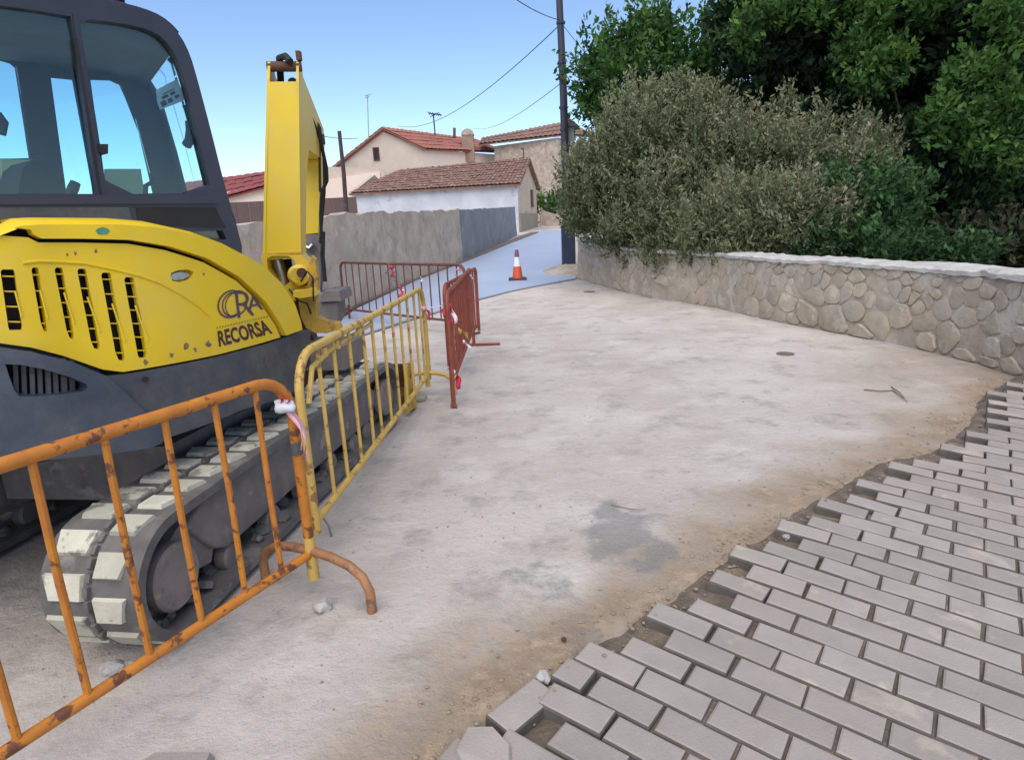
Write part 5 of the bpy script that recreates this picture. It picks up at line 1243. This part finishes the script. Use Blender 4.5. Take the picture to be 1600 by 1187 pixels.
# ================================================================== CONE AND LOOSE THINGS
cp = hit(809, 436.5, .045); cn = thing('traffic_cone', 'orange traffic cone with white sleeve and faded tip standing on the blue grey street', 'cone', tuple(cp))
k_ = .78
MB().box(cp+np.array([0, 0, .02]), (.47*k_/.78, .47*k_/.78, .04), taper=.9).build('base', mat('black_rubber_base', (.03, .03, .04), None, 4, .7), cn)
def cone_seg(z0, z1, m, nm, ra=.135, rb2_=.036, H_=.74):
    f = lambda z: ra+(rb2_-ra)*z/H_
    MB().tube([cp+np.array([0, 0, .04+z0]), cp+np.array([0, 0, .04+z1])], [f(z0), f(z1)], 24).build(nm, m, cn, True, 50)
cone_seg(0, .29, conem, 'lower_band'); cone_seg(.29, .52, whitep, 'reflective_sleeve'); cone_seg(.52, .70, conet, 'tip')
MB().disc(cp+np.array([0, 0, .335-.005]), (0, 0, 1), .098, .012, 24).build('sleeve_edge', whitep, cn, True)
def rock(P, r_, seed, m=rockm, name='stone', label=None, cat='stone', sq=.7, grp=None):
    bm = bmesh.new(); bmesh.ops.create_icosphere(bm, subdivisions=2, radius=r_)
    for v in bm.verts:
        n_ = noise.noise(v.co*(1.3/r_)+Vector((seed*3.1, 0, 0))); v.co = v.co*(1+.55*n_); v.co.z *= sq
    me = bpy.data.meshes.new(name); bm.to_mesh(me); bm.free(); me.materials.append(m); o = bpy.data.objects.new(name, me); C.objects.link(o)
    o.location = (P[0], P[1], P[2]+r_*sq*.6); o.rotation_euler = (0, 0, seed)
    if label: prop(o, label, cat, grp)
    return o
rock(hit(503, 952), .042, 2, label='pale jagged lump of concrete by the foot of the orange barrier', cat='rubble', name='rubble_lump')
rock(hit(176, 1052), .048, 5, label='grey broken lump of concrete on the ground in front of the track', cat='rubble', name='rubble_lump')
rock(hit(203, 1046), .030, 8, label='smaller rubble lump to the right of the grey one in front of the track', cat='rubble', name='rubble_lump')
rock(hit(652, 626), .085, 4, m=mortar_m, label='brown stone lying at the corner of the digger blade', cat='stone', name='stone_block')
rock(hit(1228, 838), .035, 9, label='small pale broken stone at the edge of the paving', cat='rubble', name='rubble_lump')
rock(phit(1140, 895)-np.array([0, 0, .05]), .03, 19, label='sandy chip of stone in a gap at the paving edge', cat='rubble', name='rubble_lump', m=stone_m)
rock(hit(848, 1062), .03, 21, label='small stone in the dirt above the loose paver', cat='rubble', name='rubble_lump')
# broken slab lump at the very corner
P = phit(755, 1178)
bl_ = MB(); pts = [(-.085, -.09), (.05, -.12), (.095, -.02), (.07, .08), (-.015, .115), (-.09, .03)]
R3 = np.array(Matrix.Rotation(.4, 3, 'Z')); V = [P+R3@np.array([x, y, -.06]) for x, y in pts]+[P+R3@np.array([x*.97, y*.97, .0]) for x, y in pts]+[P+R3@np.array([x*.86, y*.86, .012+.004*i]) for i, (x, y) in enumerate(pts)]
bl_.add(V, [tuple(reversed(range(6))), tuple(range(12, 18))]+[(k*6+i, k*6+(i+1) % 6, (k+1)*6+(i+1) % 6, (k+1)*6+i) for k in range(2) for i in range(6)])
prop(bl_.build('broken_paver', paver_m), 'broken chunk of grey paver at the bottom tip of the paving', 'paver')
P = hit(268, 1205); V = [P+np.array(v) for v in ((-.16, -.05, 0), (.13, -.07, 0), (.12, .045, 0), (-.08, .06, 0), (-.15, -.045, .03), (.12, -.06, .03), (.11, .038, .032), (-.075, .052, .028))]
prop(MB().add(V, [(3, 2, 1, 0), (4, 5, 6, 7), (0, 1, 5, 4), (1, 2, 6, 5), (2, 3, 7, 6), (3, 0, 4, 7)]).build('paver_fragment', paver_m), 'grey paver fragment at the bottom edge of the picture', 'paver')
# sunken iron cap
ip = hit(1227, 553); cpo = MB().disc(ip+np.array([0, 0, -.004]), (0, 0, 1), .10, .012, 24, .003).build('iron_cap', mat('rusty_iron_cap', (.17, .14, .10), (.12, .10, .08), 10, .8, .3), None, True)
prop(cpo, 'small round brown valve cover set in the concrete near the wall', 'valve cover')
p2 = hit(921, 456); prop(MB().disc(p2+np.array([0, 0, -.004]), (0, 0, 1), .13, .012, 20, .003).build('iron_cap', MATS['rusty_iron_cap'], None, True), 'flat grey cover in the concrete close to the end of the wall', 'cover')
p3 = hit(881, 998); prop(MB().disc(p3+np.array([0, 0, -.002]), (0, 0, 1), .011, .006, 12).build('bolt_head', rust, None, True), 'tiny dark bolt stub in the dirt near the loose pavers', 'bolt')
# steel hook sticking out under the yellow barrier
prop(MB().tube([hit(518, 838), hit(518, 838)+np.array([-.01, 0, .07]), hit(518, 838)+np.array([-.04, .02, .105]), hit(518, 838)+np.array([-.09, .03, .11])], .0055, 6).build('bent_rod', steel, None, True), 'thin bent steel rod standing beside the orange barrier post', 'rod')
def twig(L, r_, label):
    P = [hit(x, y)+np.array([0, 0, r_+.004+.01*abs(math.sin(i*1.7))]) for i, (x, y) in enumerate(L)]
    prop(MB().tube(P, [r_]*(len(P)-1)+[r_*.4], 5).build('twig', twigm, None, True), label, 'twig')
twig([(1350, 610), (1375, 614), (1395, 612), (1412, 625)], .006, 'dry twig lying on the sandy concrete near the right wall')
twig([(1392, 605), (1405, 616), (1418, 630)], .005, 'short forked twig crossing the other twig near the wall')
twig([(955, 790), (990, 800), (1010, 798)], .003, 'thin straw lying near the damp patch')
# pebbles and grit
pv = MB(); icos = [(0, 0, 1), (.9, 0, .3), (.28, .85, .3), (-.72, .53, .3), (-.72, -.53, .3), (.28, -.85, .3), (0, 0, -.4)]
ifc = [(0, 1, 2), (0, 2, 3), (0, 3, 4), (0, 4, 5), (0, 5, 1), (6, 2, 1), (6, 3, 2), (6, 4, 3), (6, 5, 4), (6, 1, 5)]
n_ok = 0
while n_ok < 2300:
    x = random.uniform(-2.2, 5.0); y = random.uniform(1.3, 11); e = edge_d(x, y)
    if e > .06: continue
    if random.random() > (1.0 if e > -.35 else (.25 if y < 4 else .12)): continue
    r_ = random.choice((.002, .003, .004, .006))*random.uniform(.6, 1.5)*(1.25 if e > -.35 else 1); z = (-.014 if e > -.25 else 0)
    a_ = random.uniform(0, 6.3); ca, sa = math.cos(a_), math.sin(a_)
    pv.add([(x+(ca*v[0]-sa*v[1])*r_*random.uniform(.8, 1.4), y+(sa*v[0]+ca*v[1])*r_, z+v[2]*r_*.7+.001) for v in icos], ifc); n_ok += 1
prop(pv.build('grit', mat('grit_stones', (.36, .31, .26), (.2, .17, .15), 40, .95)), 'scattered grit and small chips on the concrete', kind='stuff')

# crumbly soil clods along the torn edge of the paving, some spilled over the blocks
cl = MB(); k = 0
while k < 1500:
    i = random.randrange(1, len(EDGE)-2); t = random.random(); p_ = EDGE[i]*(1-t)+EDGE[i+1]*t; o_ = random.gauss(-.09, .09); d_ = EDGE[i+1]-EDGE[i]; d_ = d_/np.linalg.norm(d_)
    x = p_[0]+d_[1]*o_; y = p_[1]-d_[0]*o_; ee = edge_d(x, y)
    if y < 1.2 or ee > .16: continue
    if noise.noise(Vector((x*2.5, y*2.5, 4))) < -.05 and random.random() < .7: continue
    r_ = random.choice((.003, .004, .006, .008, .012))*random.uniform(.6, 1.2)
    z = (-.018 if ee < -.02 else (zp(x, y)-.045 if random.random() < .93 else zp(x, y)+.004)); a_ = random.uniform(0, 6.3); ca, sa = math.cos(a_), math.sin(a_)
    cl.add([(x+(ca*v[0]-sa*v[1])*r_*random.uniform(.7, 1.4), y+(sa*v[0]+ca*v[1])*r_*random.uniform(.7, 1.3), z+v[2]*r_*.7+r_*.2) for v in icos], ifc); k += 1
prop(cl.build('soil_crumbs', mat('soil_clods', (.34, .26, .18), (.22, .165, .115), 18, .95)), 'crumbly sandy soil along the torn edge of the paving', kind='stuff')
